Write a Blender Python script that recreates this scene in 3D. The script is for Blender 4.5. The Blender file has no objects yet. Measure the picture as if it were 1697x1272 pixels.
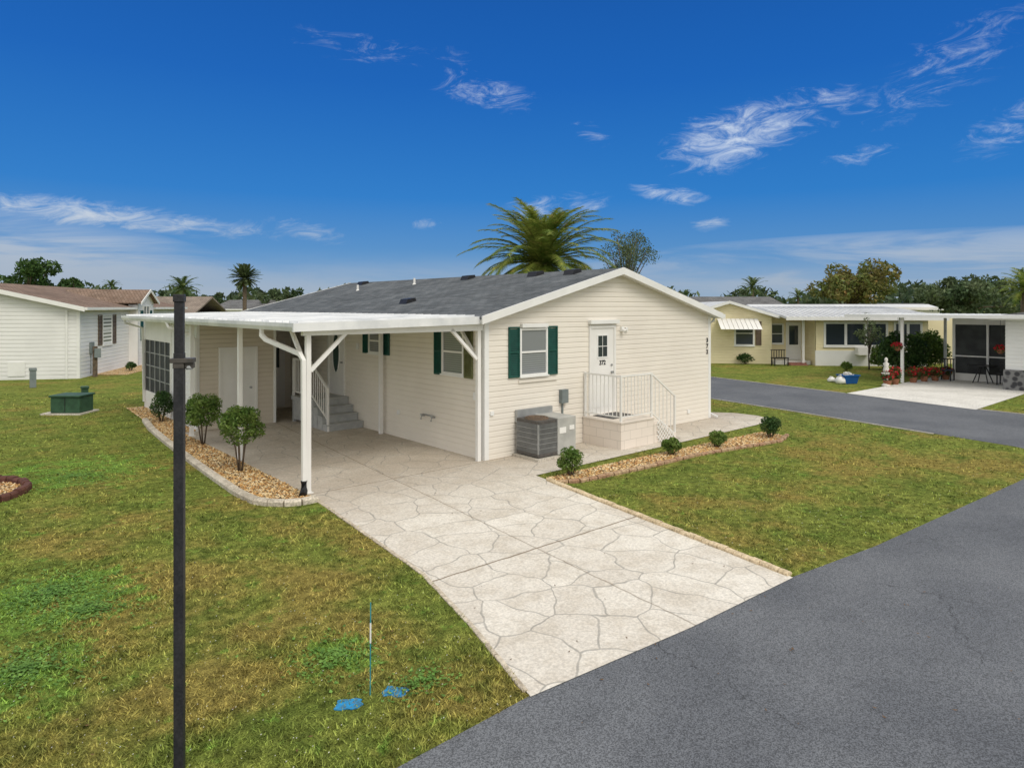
import bpy, bmesh, math, random
import numpy as np
from mathutils import Vector
random.seed(4); rng=np.random.default_rng(7)
sc=bpy.context.scene; COL=sc.collection
R=math.radians
TH=math.atan2(1120,1295); CT,ST=math.cos(TH),math.sin(TH)
CAM=(-8.48,-10.64,3.1); F=1120.0; HY=508.0
def cw(X,Y):                       # survey frame (right, ahead of the tripod point) -> world ground
    return (CAM[0]+X*CT+Y*ST, CAM[1]-X*ST+Y*CT)
def at(px,py,z=0.0):               # ground survey from the photograph
    Y=F*(3.1-z)/(py-HY); X=(px-848)*Y/F
    return cw(X,Y)
def atY(px,Y): return cw((px-848)*Y/F,Y)
# ------------------------------------------------------------ mesh builder
class Fr:
    def __init__(s,o,d,n): s.o,s.d,s.n=o,d,n
    def p(s,a,dist,z): return (s.o[0]+s.d[0]*a+s.n[0]*dist, s.o[1]+s.d[1]*a+s.n[1]*dist, z)
    def sub(s,a,dist,rot=0):
        c,q=math.cos(rot),math.sin(rot); P=s.p(a,dist,0)
        return Fr((P[0],P[1]),(s.d[0]*c+s.n[0]*q,s.d[1]*c+s.n[1]*q),(-s.d[0]*q+s.n[0]*c,-s.d[1]*q+s.n[1]*c))
W=Fr((0,0),(1,0),(0,1))
def camfr(X,Y,ang=0):
    o=cw(X,Y); c,s=math.cos(ang),math.sin(ang)
    d=(c*CT+s*ST,-c*ST+s*CT); n=(-s*CT+c*ST,s*ST+c*CT)
    return Fr(o,d,n)
ORG={}
class MB:
    def __init__(s): s.v=[]; s.f=[]
    def add(s,vs,fs):
        k=len(s.v); s.v+=[tuple(p) for p in vs]; s.f+=[tuple(i+k for i in f) for f in fs]; return s
    def fb(s,fr,a0,a1,z0,z1,d0,d1):
        vs=[fr.p(a,d,z) for z in(z0,z1) for (a,d) in((a0,d0),(a1,d0),(a1,d1),(a0,d1))]
        return s.add(vs,[(0,3,2,1),(4,5,6,7),(0,1,5,4),(1,2,6,5),(2,3,7,6),(3,0,4,7)])
    def box(s,x0,x1,y0,y1,z0,z1): return s.fb(W,x0,x1,z0,z1,y0,y1)
    def extr(s,fr,prof,d0,d1):
        n=len(prof); vs=[fr.p(a,d0,z) for a,z in prof]+[fr.p(a,d1,z) for a,z in prof]
        fs=[tuple(range(n)),tuple(range(2*n-1,n-1,-1))]+[(i,i+n,(i+1)%n+n,(i+1)%n) for i in range(n)]
        return s.add(vs,fs)
    def tube(s,pts,rs,n=8,cap=True,ph=0):
        if not isinstance(rs,(list,tuple)): rs=[rs]*len(pts)
        P=[np.array(p,float) for p in pts]; k=len(P); rings=[]
        for i in range(k):
            t=P[min(i+1,k-1)]-P[max(i-1,0)]; t=t/(np.linalg.norm(t)+1e-9)
            a=np.array((0,0,1.)) if abs(t[2])<.9 else np.array((1.,0,0))
            x=np.cross(t,a); x/=np.linalg.norm(x); y=np.cross(t,x)
            rings+= [tuple(P[i]+rs[i]*(math.cos(ph+2*math.pi*j/n)*x+math.sin(ph+2*math.pi*j/n)*y)) for j in range(n)]
        fs=[(i*n+j,i*n+(j+1)%n,(i+1)*n+(j+1)%n,(i+1)*n+j) for i in range(k-1) for j in range(n)]
        if cap: fs+=[tuple(range(n)),tuple(range(k*n-1,(k-1)*n-1,-1))]
        return s.add(rings,fs)
    def bar(s,p0,p1,w):      # square bar
        return s.tube([p0,p1],w*.7071,4,True,math.pi/4)
    def lathe(s,c,prof,n=20):
        k=len(prof); vs=[(c[0]+r*math.cos(2*math.pi*j/n),c[1]+r*math.sin(2*math.pi*j/n),c[2]+z) for r,z in prof for j in range(n)]
        fs=[(i*n+j,i*n+(j+1)%n,(i+1)*n+(j+1)%n,(i+1)*n+j) for i in range(k-1) for j in range(n)]+[tuple(range(n)),tuple(range(k*n-1,(k-1)*n-1,-1))]
        return s.add(vs,fs)
    def build(s,name,m,parent=None,smooth=False,bev=0,loc=None):
        o0=ORG.get(parent.name,(0,0,0)) if parent else (loc or (0,0,0))
        me=bpy.data.meshes.new(name); V=np.array(s.v,float).reshape(-1,3)-np.array(o0)
        me.from_pydata(V.tolist(),[],s.f); 
        if len(s.f)<60000:
            b=bmesh.new(); b.from_mesh(me); bmesh.ops.recalc_face_normals(b,faces=b.faces); b.to_mesh(me); b.free()
        me.materials.append(m); o=bpy.data.objects.new(name,me); COL.objects.link(o)
        if smooth:
            for p in me.polygons: p.use_smooth=True
        if parent: o.parent=parent
        elif loc: o.location=loc
        ORG[o.name]=o0
        if bev:
            q=o.modifiers.new('b','BEVEL'); q.width=bev; q.segments=2; q.limit_method='ANGLE'
        return o
def thing(name,label,cat,loc,group=None):
    o=bpy.data.objects.new(name,None); COL.objects.link(o); o.location=(loc[0],loc[1],loc[2] if len(loc)>2 else 0)
    o.empty_display_size=.1
    o['label']=label; o['category']=cat
    if group: o['group']=group
    ORG[o.name]=tuple(o.location); return o
def tag(o,label,cat,group=None,kind=None):
    if label:o['label']=label
    if cat:o['category']=cat
    if group:o['group']=group
    if kind:o['kind']=kind
    return o
# ------------------------------------------------------------ materials
class NT:
    def __init__(s,nt): s.t=nt; s.n=nt.nodes; s.l=nt.links
    def new(s,ty,**k):
        n=s.n.new(ty)
        for a,b in k.items(): setattr(n,a,b)
        return n
    def put(s,sock,v):
        if hasattr(v,'is_output'): s.l.new(v,sock)
        else: sock.default_value=v
    def m(s,op,a,b=0,c=None,clamp=False):
        n=s.new('ShaderNodeMath',operation=op,use_clamp=clamp); s.put(n.inputs[0],a); s.put(n.inputs[1],b)
        if c is not None: s.put(n.inputs[2],c)
        return n.outputs[0]
    def vm(s,op,a,b=(0,0,0),c=None,out=0):
        n=s.new('ShaderNodeVectorMath',operation=op); s.put(n.inputs[0],a); s.put(n.inputs[1],b)
        if c is not None: s.put(n.inputs[2],c)
        return n.outputs[out]
    def mix(s,f,a,b,bt='MIX'):
        n=s.new('ShaderNodeMix',data_type='RGBA',blend_type=bt); s.put(n.inputs[0],f); s.put(n.inputs[6],a); s.put(n.inputs[7],b); return n.outputs[2]
    def noise(s,vec,sc,det=4,ro=.55,dist=0,out=0):
        n=s.new('ShaderNodeTexNoise'); 
        if vec is not None: s.l.new(vec,n.inputs['Vector'])
        n.inputs['Scale'].default_value=sc; n.inputs['Detail'].default_value=det; n.inputs['Roughness'].default_value=ro; n.inputs['Distortion'].default_value=dist
        return n.outputs[out]
    def ramp(s,f,lo,hi,a=0,b=1):
        n=s.new('ShaderNodeMapRange',interpolation_type='SMOOTHSTEP'); s.put(n.inputs[0],f)
        for i,v in zip((1,2,3,4),(lo,hi,a,b)): n.inputs[i].default_value=v
        return n.outputs[0]
    def pos(s): return s.new('ShaderNodeNewGeometry').outputs['Position']
    def sep(s,v):
        n=s.new('ShaderNodeSeparateXYZ'); s.l.new(v,n.inputs[0]); return n.outputs
def c4(c): return (c[0],c[1],c[2],1)
def newmat(name,rough=.7,spec=.3,metal=0):
    m=bpy.data.materials.new(name); m.use_nodes=True; t=NT(m.node_tree); b=m.node_tree.nodes['Principled BSDF']
    b.inputs['Roughness'].default_value=rough; b.inputs['Specular IOR Level'].default_value=spec; b.inputs['Metallic'].default_value=metal
    return m,t,b
def setbump(t,b,h,st,dist=.01):
    n=t.new('ShaderNodeBump'); n.inputs['Strength'].default_value=st; n.inputs['Distance'].default_value=dist
    t.l.new(h,n.inputs['Height']); t.l.new(n.outputs[0],b.inputs['Normal'])
def M(name,c1,c2=None,sc=3,rough=.7,bump=0,spec=.3,metal=0,fine=0):
    m,t,b=newmat(name,rough,spec,metal); c2=c2 or tuple(x*.82 for x in c1)
    p=t.pos(); f=t.ramp(t.noise(p,sc,4),.35,.68)
    col=t.mix(f,c4(c1),c4(c2))
    if fine:
        g=t.ramp(t.noise(p,fine,3),.3,.7,.72,1.2); col=t.mix(1.0,col,g,'MULTIPLY')
    t.l.new(col,b.inputs['Base Color'])
    if bump: setbump(t,b,t.noise(p,fine or sc*8,4),bump,.01)
    return m
white=M('white_paint',(.83,.82,.79),(.77,.76,.73),1.5,.45)
trim=M('white_trim',(.82,.82,.80),(.76,.76,.74),2,.4)
alum=M('white_aluminium',(.80,.81,.81),(.60,.62,.63),1.6,.4,spec=.5)
siding=M('cream_vinyl_siding',(.81,.76,.675),(.76,.71,.63),.7,.5)
siding2=M('beige_vinyl_siding',(.66,.59,.49),(.60,.54,.445),.7,.55)
wsiding=M('white_vinyl_siding',(.80,.80,.785),(.74,.74,.725),.7,.5)
ysiding=M('yellow_vinyl_siding',(.86,.77,.50),(.80,.70,.45),.7,.5)
greenp=M('green_shutter_paint',(.012,.085,.065),(.01,.065,.05),6,.45)
brownsh=M('brown_shutter_paint',(.17,.12,.075),(.13,.09,.055),6,.5)
olive=M('olive_shutter_paint',(.16,.17,.075),(.12,.13,.05),6,.5)
black=M('black_paint',(.014,.015,.018),(.024,.024,.026),14,.4)
postm=M('charcoal_post_paint',(.022,.023,.027),(.034,.034,.037),9,.5,fine=60)
galv=M('galvanised_metal',(.42,.43,.43),(.33,.34,.34),4,.42,metal=.4)
greyp=M('grey_deck_paint',(.46,.47,.46),(.38,.39,.39),5,.6)
greym=M('grey_meter_paint',(.20,.23,.23),(.16,.19,.19),5,.5)
rust=M('rusty_fan_guard',(.22,.15,.10),(.12,.10,.08),9,.7)
conc=M('pale_concrete',(.60,.56,.48),(.47,.43,.36),2.0,.85,.25,fine=40)
kerbm=M('weathered_kerb',(.60,.54,.44),(.42,.37,.29),4,.85,.3,fine=30)
rkerb=M('road_edge_concrete',(.36,.34,.30),(.26,.25,.22),2,.9,.3,fine=30)
concw=M('white_concrete',(.72,.70,.65),(.62,.60,.55),1.0,.8,.15,fine=40)
bark=M('bark',(.16,.12,.085),(.09,.07,.05),8,.9,.5)
greenbox=M('green_cabinet_paint',(.04,.10,.055),(.028,.07,.04),5,.5)
redbr=M('red_scallop_brick',(.13,.055,.04),(.08,.035,.028),9,.85,.3)
bluep=M('blue_plastic',(.015,.27,.58),(.05,.16,.26),22,.6)
teal=M('teal_rod',(.05,.30,.33),(.03,.2,.25),10,.5)
redf=M('red_petals',(.50,.012,.02),(.35,.01,.02),12,.6)
potm=M('clay_pot',(.30,.13,.07),(.22,.09,.05),8,.8)
brickred=M('brick_step',(.30,.14,.10),(.22,.10,.075),9,.85)
def leafm(name,c1,c2,c3=None,sc=3,tr_=.3):
    m,t,b=newmat(name,.55,.25); p=t.pos()
    a=t.ramp(t.noise(p,sc,3),.35,.65); col=t.mix(a,c4(c1),c4(c2))
    if c3: col=t.mix(t.ramp(t.noise(p,sc*3.1,3),.55,.72),col,c4(c3))
    ri=t.new('ShaderNodeNewGeometry').outputs['Random Per Island']; col=t.mix(1.0,col,t.ramp(ri,0,1,.7,1.35),'MULTIPLY')
    t.l.new(col,b.inputs['Base Color'])
    tr=t.new('ShaderNodeBsdfTranslucent'); t.l.new(col,tr.inputs[0]); mx=t.new('ShaderNodeMixShader'); mx.inputs[0].default_value=tr_
    t.l.new(b.outputs[0],mx.inputs[1]); t.l.new(tr.outputs[0],mx.inputs[2]); t.l.new(mx.outputs[0],t.n['Material Output'].inputs[0]); return m
leafg=leafm('shrub_leaves',(.085,.165,.03),(.17,.25,.055),(.26,.29,.10),5)
leafd=leafm('dark_leaves',(.035,.085,.022),(.075,.13,.035),None,4)
leafo=leafm('autumn_leaves',(.14,.18,.045),(.20,.18,.055),(.29,.17,.06),.5)
leafgr=leafm('grey_green_leaves',(.07,.115,.05),(.12,.155,.07),None,.5)
leafp=leafm('palm_leaves',(.135,.205,.035),(.25,.29,.06),(.40,.34,.10),1.2,.4)
leafp2=leafm('far_palm_leaves',(.07,.12,.04),(.12,.16,.05),None,1)
leafy=leafm('yellow_leaves',(.40,.27,.02),(.24,.23,.03),(.38,.12,.03),8)
twig=M('bare_twigs',(.15,.12,.10),(.09,.08,.07),3,.9)
hedge=leafm('treeline_leaves',(.05,.085,.04),(.085,.12,.05),(.12,.13,.065),.12)
def glassm(name,c=(.03,.04,.05),blind=0):
    m,t,b=newmat(name,.08,.8); b.inputs['Base Color'].default_value=c4(c)
    if blind:
        z=t.sep(t.pos())[2]; w=t.m('FRACT',t.m('MULTIPLY',z,22)); f=t.ramp(w,.1,.5)
        col=t.mix(f,(.10,.11,.12,1),(.28,.30,.31,1)); t.l.new(col,b.inputs['Base Color'])
    return m
glass=glassm('window_glass'); glassb=glassm('glass_with_blinds',blind=1)
screen=M('dark_screen_mesh',(.03,.033,.035),(.055,.06,.06),2,.6)
def shingle(name,c1,c2):
    m,t,b=newmat(name,.9,.15); p=t.pos(); s=t.sep(p)
    cmb=t.new('ShaderNodeCombineXYZ'); t.l.new(s[1],cmb.inputs[0]); t.l.new(s[0],cmb.inputs[1])
    br=t.new('ShaderNodeTexBrick'); t.l.new(cmb.outputs[0],br.inputs[0]); br.inputs['Scale'].default_value=1
    br.inputs['Color1'].default_value=c4(c1); br.inputs['Color2'].default_value=c4(c2); br.inputs['Mortar'].default_value=c4(tuple(x*.45 for x in c1))
    br.inputs['Mortar Size'].default_value=.008; br.inputs['Brick Width'].default_value=.3; br.inputs['Row Height'].default_value=.14; br.offset=.37
    col=t.mix(1.0,br.outputs[0],t.ramp(t.noise(p,1.2,5),.3,.7,.8,1.2),'MULTIPLY')
    col=t.mix(1.0,col,t.ramp(t.noise(p,120,2),.3,.7,.75,1.3),'MULTIPLY')
    t.l.new(col,b.inputs['Base Color']); setbump(t,b,br.outputs['Fac'],-.6,.01); return m
shg=shingle('slate_grey_shingles',(.090,.10,.107),(.138,.148,.155))
shb=shingle('brown_shingles',(.185,.128,.095),(.235,.17,.13))
shtan=shingle('tan_far_shingles',(.23,.19,.155),(.27,.22,.18))
shd=shingle('dark_far_shingles',(.13,.13,.13),(.17,.17,.17))
shw=M('white_roof_coating',(.66,.67,.67),(.55,.56,.56),.8,.6)
# lawn colour shared by the ground and the blades: worn patches lie where the real lawn has them
def lawn_col(t,p,lift=1.0):
    med=t.noise(p,1.5,5,.7); fine=t.noise(p,8,4,.7); L=lambda c:(c[0]*lift,c[1]*lift,c[2]*lift,1)
    g=t.mix(t.ramp(med,.36,.64),L((.130,.172,.034)),L((.215,.245,.052)))
    big=t.noise(p,.5,5,.7)
    def spot(px,py,r):
        q=at(px,py); d=t.vm('DISTANCE',p,(q[0],q[1],0),out=1); return t.ramp(d,r*.3,r,1,0)
    br=spot(360,980,2.1)
    for s_ in((560,900,1.6),(330,1150,.9),(180,880,1.4),(1180,860,1.6),(1500,760,3.0)): br=t.m('MAXIMUM',br,t.m('MULTIPLY',spot(*s_),.75))
    bm=t.m('MULTIPLY',t.ramp(t.m('MULTIPLY_ADD',br,.14,big),.48,.68),.72)
    g=t.mix(bm,g,L((.30,.222,.066)))
    gr=spot(80,1000,1.3)
    for s_ in((560,1080,.6),(120,780,2.2),(40,1130,.9)): gr=t.m('MAXIMUM',gr,t.m('MULTIPLY',spot(*s_),.8))
    gm=t.m('MULTIPLY',t.ramp(t.m('MULTIPLY_ADD',gr,.18,t.noise(p,2.9,6,.7)),.57,.68),.75)
    g=t.mix(gm,g,L((.165,.30,.05)))
    g=t.mix(1.0,g,t.ramp(fine,.28,.72,.55,1.42),'MULTIPLY')
    return g
m_grass,t,b=newmat('lawn_ground',.95,.05); p=t.pos()
col=lawn_col(t,p,.92); col=t.mix(1.0,col,t.ramp(t.noise(p,60,3,.7),.3,.7,.5,1.5),'MULTIPLY')
t.l.new(col,b.inputs['Base Color']); setbump(t,b,t.noise(p,55,5,.75),.8,.03)
m_blade,t,b=newmat('grass_blades',.6,.12); p=t.pos(); col=lawn_col(t,p,1.18); ri=t.new('ShaderNodeNewGeometry').outputs['Random Per Island']
col=t.mix(1.0,col,t.ramp(ri,0,1,.5,1.6),'MULTIPLY'); t.l.new(col,b.inputs['Base Color'])
# asphalt
m_asph,t,b=newmat('asphalt',.85,.2); p=t.pos()
col=t.mix(t.ramp(t.noise(p,.45,5,.6),.3,.7),(.102,.109,.122,1),(.145,.153,.166,1))
col=t.mix(t.m('MULTIPLY',t.ramp(t.noise(p,1.9,6,.7),.56,.72),.4),col,(.085,.09,.10,1))
sp=t.new('ShaderNodeTexVoronoi'); t.l.new(p,sp.inputs['Vector']); sp.inputs['Scale'].default_value=120
col=t.mix(1.0,col,t.ramp(t.sep(sp.outputs['Color'])[0],0,1,.6,1.45),'MULTIPLY')
pd=t.vm('MULTIPLY_ADD',t.vm('SUBTRACT',t.noise(p,2.2,6,.65,0,1),(.5,.5,.5)),(.5,.5,0),p)
def segd(A,B):
    A=np.array((A[0],A[1],0)); B=np.array((B[0],B[1],0)); AB=B-A
    pa=t.vm('SUBTRACT',pd,tuple(A)); h=t.m('DIVIDE',t.vm('DOT_PRODUCT',pa,tuple(AB),out=1),float(AB@AB),clamp=True)
    sc_=t.new('ShaderNodeVectorMath',operation='SCALE'); sc_.inputs[0].default_value=tuple(AB); t.l.new(h,sc_.inputs['Scale'])
    return t.vm('DISTANCE',pa,sc_.outputs[0],out=1)
dm=None
for A_,B_ in((at(1088,1062),at(1180,1120)),(at(1180,1120),at(1340,1215)),(at(1420,960),at(1710,1015)),(at(1500,900),at(1700,870)),(at(1560,985),at(1620,1100)),((11.5,-6),(15,1.5)),((13,3),(15.5,10))):
    d_=segd(A_,B_); dm=d_ if dm is None else t.m('MINIMUM',dm,d_)
crk=t.m('MULTIPLY',t.ramp(dm,.003,.012,1,0),t.ramp(t.noise(p,3,3),.38,.52,.3,1))
col=t.mix(t.m('MULTIPLY',crk,.62),col,(.022,.022,.024,1)); t.l.new(col,b.inputs['Base Color'])
setbump(t,b,t.noise(p,110,3,.7),.4,.008)
# flagstone-patterned concrete
m_flag,t,b=newmat('flagstone_concrete',.85,.15); p=t.pos(); s=t.sep(p)
pv=t.vm('MULTIPLY_ADD',t.noise(p,1.5,2,.5,0,1),(.42,.42,0),p)
v=t.new('ShaderNodeTexVoronoi',feature='DISTANCE_TO_EDGE',voronoi_dimensions='2D'); t.l.new(pv,v.inputs['Vector']); v.inputs['Scale'].default_value=1.6
v2=t.new('ShaderNodeTexVoronoi',feature='F1',voronoi_dimensions='2D'); t.l.new(pv,v2.inputs['Vector']); v2.inputs['Scale'].default_value=1.6
lw_=t.m('MULTIPLY_ADD',t.noise(p,5,2),.010,.002)
ln=t.ramp(t.m('SUBTRACT',v.outputs[0],lw_),-.002,.018,1,0)
col=t.mix(t.sep(v2.outputs['Color'])[0],(.63,.585,.515,1),(.72,.68,.605,1))
col=t.mix(t.m('MULTIPLY',t.ramp(t.noise(p,2.3,6,.7),.40,.66),.65),col,(.53,.475,.395,1))
col=t.mix(t.m('MULTIPLY',t.ramp(t.noise(p,5.5,6,.7),.55,.72),.5),col,(.44,.385,.31,1))
stain=t.m('MULTIPLY',t.ramp(s[1],-2.8,.4),t.ramp(t.noise(p,.9,6,.7),.2,.62,.3,1)); col=t.mix(t.m('MULTIPLY',stain,.78),col,(.43,.365,.29,1))  # beige staining of the concrete, strongest under the carport
col=t.mix(1.0,col,t.ramp(t.noise(p,34,4,.7),.3,.7,.82,1.16),'MULTIPLY')
lnm=t.m('MULTIPLY',ln,t.ramp(t.noise(p,3,3),.25,.6,.4,.72)); col=t.mix(lnm,col,(.27,.26,.235,1))
wob=t.m('MULTIPLY',t.m('SUBTRACT',t.noise(p,4,3),.5),.05)
def joint(e,w=.010): return t.ramp(t.m('ABSOLUTE',t.m('ADD',e,wob)),w*.5,w*1.6,1,0)
xe=t.m('ADD',s[0],t.m('MULTIPLY_ADD',s[1],-.10,2.15)) 
j=t.m('MAXIMUM',joint(t.m('ADD',s[1],4.3),.014),joint(t.m('ADD',s[1],.05)))
j=t.m('MAXIMUM',j,t.m('MULTIPLY',joint(xe),.7)); col=t.mix(t.m('MULTIPLY',j,.8),col,(.16,.115,.07,1))
t.l.new(col,b.inputs['Base Color']); hh=t.m('SUBTRACT',t.m('MULTIPLY',t.noise(p,14,4),.3),ln); setbump(t,b,hh,.35,.01)
# river gravel
m_grav,t,b=newmat('river_gravel',.7,.3); p=t.pos(); v=t.new('ShaderNodeTexVoronoi'); t.l.new(p,v.inputs['Vector']); v.inputs['Scale'].default_value=24
r=t.new('ShaderNodeValToRGB'); t.l.new(t.sep(v.outputs['Color'])[0],r.inputs[0]); e=r.color_ramp.elements
e[0].position=0; e[0].color=(.36,.17,.055,1); e[1].position=1; e[1].color=(.80,.68,.46,1)
q=e.new(.3); q.color=(.60,.34,.12,1); q=e.new(.6); q.color=(.70,.50,.23,1)
col=t.mix(t.ramp(v.outputs['Distance'],.4,.8),r.outputs[0],(.10,.065,.03,1)); t.l.new(col,b.inputs['Base Color']); setbump(t,b,v.outputs['Distance'],-.9,.03)
# block for the side porch
m_block,t,b=newmat('painted_block',.8,.2); p=t.pos(); s=t.sep(p); cmb=t.new('ShaderNodeCombineXYZ'); t.l.new(t.m('ADD',s[0],s[1]),cmb.inputs[0]); t.l.new(s[2],cmb.inputs[1])
br=t.new('ShaderNodeTexBrick'); t.l.new(cmb.outputs[0],br.inputs[0]); br.inputs['Scale'].default_value=1; br.inputs['Brick Width'].default_value=.4; br.inputs['Row Height'].default_value=.2; br.inputs['Mortar Size'].default_value=.006
br.inputs['Color1'].default_value=(.82,.74,.66,1); br.inputs['Color2'].default_value=(.78,.705,.625,1); br.inputs['Mortar'].default_value=(.62,.56,.49,1)
t.l.new(br.outputs[0],b.inputs['Base Color']); setbump(t,b,br.outputs['Fac'],-.5,.008)
# ------------------------------------------------------------ ground, roads
def inpoly(X,Y,poly):
    c=np.zeros(X.shape,bool); n=len(poly)
    for i in range(n):
        x0,y0=poly[i]; x1,y1=poly[(i+1)%n]
        if y0==y1: continue
        c^=((y0>Y)!=(y1>Y))&(X<(x1-x0)*(Y-y0)/(y1-y0)+x0)
    return c
def sheet(name,poly,z,m):
    return tag(MB().add([(x,y,z) for x,y in poly],[tuple(range(len(poly)))]).build(name,m),None,None,None,'structure')
sheet('ground',[(-700,-700),(700,-700),(700,700),(-700,700)],0,m_grass)
road=[(-60,-6.72),(-6.2,-6.70),(-4.85,-6.66),(-2.9,-6.82),(-1.0,-6.88),(.8,-7.1),(6.1,-7.45),(8.2,-7.55),(9.3,-7.3),(9.75,-6.6),(10.2,-4.5),(10.9,-1),(11.5,2.2),(12.6,8),(14.5,16),(19,30),(27,48),(33,46),(25,30),(20.2,16),(18.3,9),(17.4,5),(16.3,-.2),(15.5,-4.4),(15.2,-8),(15.2,-60),(9,-60),(9,-13.5),(7,-12.6),(-60,-12.2)]
sheet('road',road,.004,m_asph)
drive=[(-3.74,7.3),(-3.74,-.27),(-3.95,-2.2),(-4.13,-4.0),(-4.5,-5.4),(-4.86,-6.68),(-2.9,-6.84),(-1.0,-6.9),(-.62,-4.8),(-.1,-1.9),(-.05,-1.55),(7.9,-1.45),(9.0,-1.3),(9.35,-.7),(9.3,0),(8.6,.9),(8.0,1.4),(8.0,.0),(0,0),(0,9.6),(-1.4,9.6),(-1.4,7.3)]
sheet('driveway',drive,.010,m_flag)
drive2=[(16.35,-.2),(22.7,-.3),(27,-.3),(27,-4.4),(15.35,-4.4)]
sheet('neighbour_driveway',drive2,.010,concw)
bedo=[at(240,698),at(250,712),at(275,733),at(310,760),at(350,789),at(395,820),at(425,834),at(460,838),at(495,836),at(524,830)]
bedp=bedo+[(-3.75,-.25),(-3.75,7.2),(-3.4,7.2),(-3.4,12.6),(-3.9,12.6)]
sheet('gravel_bed',bedp,.014,m_grav)
def ribbon(path,w,h,name,m,label,cat,kind=None,seg=None,gap=.02,jt=.010):
    mb=MB(); P=[np.array(p) for p in path]; L=[0]
    for i in range(1,len(P)): L.append(L[-1]+np.linalg.norm(P[i]-P[i-1]))
    n=max(2,int(L[-1]/(seg or .25)))
    S=np.linspace(0,L[-1],n+1); xs=np.interp(S,L,[p[0] for p in P]); ys=np.interp(S,L,[p[1] for p in P])
    for i in range(n):
        a=np.array((xs[i],ys[i])); b=np.array((xs[i+1],ys[i+1])); d=b-a; ll=np.linalg.norm(d); d/=ll; nn=np.array((-d[1],d[0]))
        if seg: jit=random.uniform(-jt,jt); a=a+d*gap*.5+nn*jit; b=b-d*gap*.5+nn*jit; hh=h*random.uniform(.85,1.1)
        else: hh=h
        prof=[(-w/2,-.02),(-w/2,hh*.7),(-w*.32,hh),(w*.32,hh),(w/2,hh*.7),(w/2,-.02)]
        k=len(prof); vs=[(q[0]+nn[0]*u,q[1]+nn[1]*u,z) for q in(a,b) for u,z in prof]
        fs=[(j,j+1,j+1+k,j+k) for j in range(k-1)]+[tuple(range(k)),tuple(range(2*k-1,k-1,-1))]
        mb.add(vs,fs)
    o=mb.build(name,m); tag(o,label,cat,None,kind); return o
ribbon(bedo,.15,.09,'landscape_kerb',kerbm,'curved pale concrete edging kerb around the gravel bed beside the carport','kerb')
edgem=M('cream_edging_brick',(.68,.55,.37),(.54,.43,.27),5,.85,.3,fine=30)
edgem2=M('worn_edging_brick',(.60,.53,.42),(.46,.39,.30),5,.9,.4,fine=30)
ribbon([(-.98,-6.85),(-.62,-4.8),(-.12,-1.95)],.09,.055,'brick_edging',edgem,'cream brick edging between the patterned driveway and the right lawn','edging',seg=.13,gap=.010,jt=.006)
ribbon([(-4.84,-6.6),(-4.48,-5.4),(-4.13,-4.0),(-3.95,-2.2),(-3.76,-.35)],.05,.018,'brick_edging',edgem2,'worn low brick edging between the driveway and the left lawn','edging',seg=.2,gap=.008,jt=.003)
bed2=[at(905,793),at(1000,771),at(1230,723),at(1262,716),at(1298,722),at(1290,731),at(1150,754),at(1060,776),at(960,797),at(925,800)]
sheet('mulch_bed',bed2,.016,m_grav)
ribbon([at(922,801),at(960,799),at(1060,778),at(1150,756),at(1292,732),at(1304,722)],.10,.06,'brick_edging',M('brown_edging_brick',(.34,.20,.12),(.46,.33,.20),5,.85,.3,fine=30),'brown brick edging in front of the four low shrubs by the side porch','edging',seg=.2)
for pts in([(10.05,-4.9),(10.9,-1),(11.5,2.2),(12.6,8),(14.5,16),(19,30)],[(15.5,-4.45),(15.35,-6),(15.3,-9)],[(16.35,-.15),(17.4,5),(18.3,9),(20.2,16),(25,30)]):
    ribbon(pts,.10,.02,'road_kerb',rkerb,None,None,'structure')
c=at(-78,824)
bc=[(c[0]+.98*math.cos(a),c[1]+.98*math.sin(a)) for a in np.linspace(0,2*math.pi,40)]
sheet('round_gravel_bed',bc[:-1],.012,m_grav)
ribbon(bc,.12,.11,'scallop_edging',redbr,'dark red scalloped edging round a gravel bed at the left lawn border','edging',seg=.16)
# grass blades
def inany(X,Y,polys):
    c=np.zeros(X.shape,bool)
    for q in polys: c|=inpoly(X,Y,q)
    return c
house_rect=[(0,0),(8,0),(8,13.2),(0,13.2)]
def fastmesh(name,V,k,m,parent=None,org=(0,0,0)):
    V=V.reshape(-1,3)-np.array(org); nv=len(V); nf=nv//k
    me=bpy.data.meshes.new(name); me.vertices.add(nv); me.vertices.foreach_set('co',V.astype(np.float32).ravel())
    me.loops.add(nv); me.loops.foreach_set('vertex_index',np.arange(nv,dtype=np.int32))
    me.polygons.add(nf); me.polygons.foreach_set('loop_start',np.arange(0,nv,k,dtype=np.int32)); me.update(calc_edges=True)
    me.materials.append(m); o=bpy.data.objects.new(name,me); COL.objects.link(o)
    if parent:o.parent=parent
    return o
N=270000
Yc=1/(rng.uniform(1/24.,1/3.6,N)); Xc=(rng.uniform(-.82,.82,N))*Yc
X=CAM[0]+Xc*CT+Yc*ST; Y=CAM[1]-Xc*ST+Yc*CT
cl_=np.sin(X*2.3+np.sin(Y*1.7)*1.3)*np.sin(Y*2.9+np.sin(X*2.1))*.6+np.sin(X*7.1+np.sin(Y*5.3)*1.6)*np.sin(Y*6.7+np.sin(X*8.1))*.6      # tufted growth
cl_=np.clip(cl_,-1,1)
ok=(~inany(X,Y,[road,drive,bedp,bed2,bc,house_rect,drive2]))&(rng.uniform(0,1,N)<.64+.4*cl_); X,Y,Yc,cl_=X[ok],Y[ok],Yc[ok],cl_[ok]; n=len(X)
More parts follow.
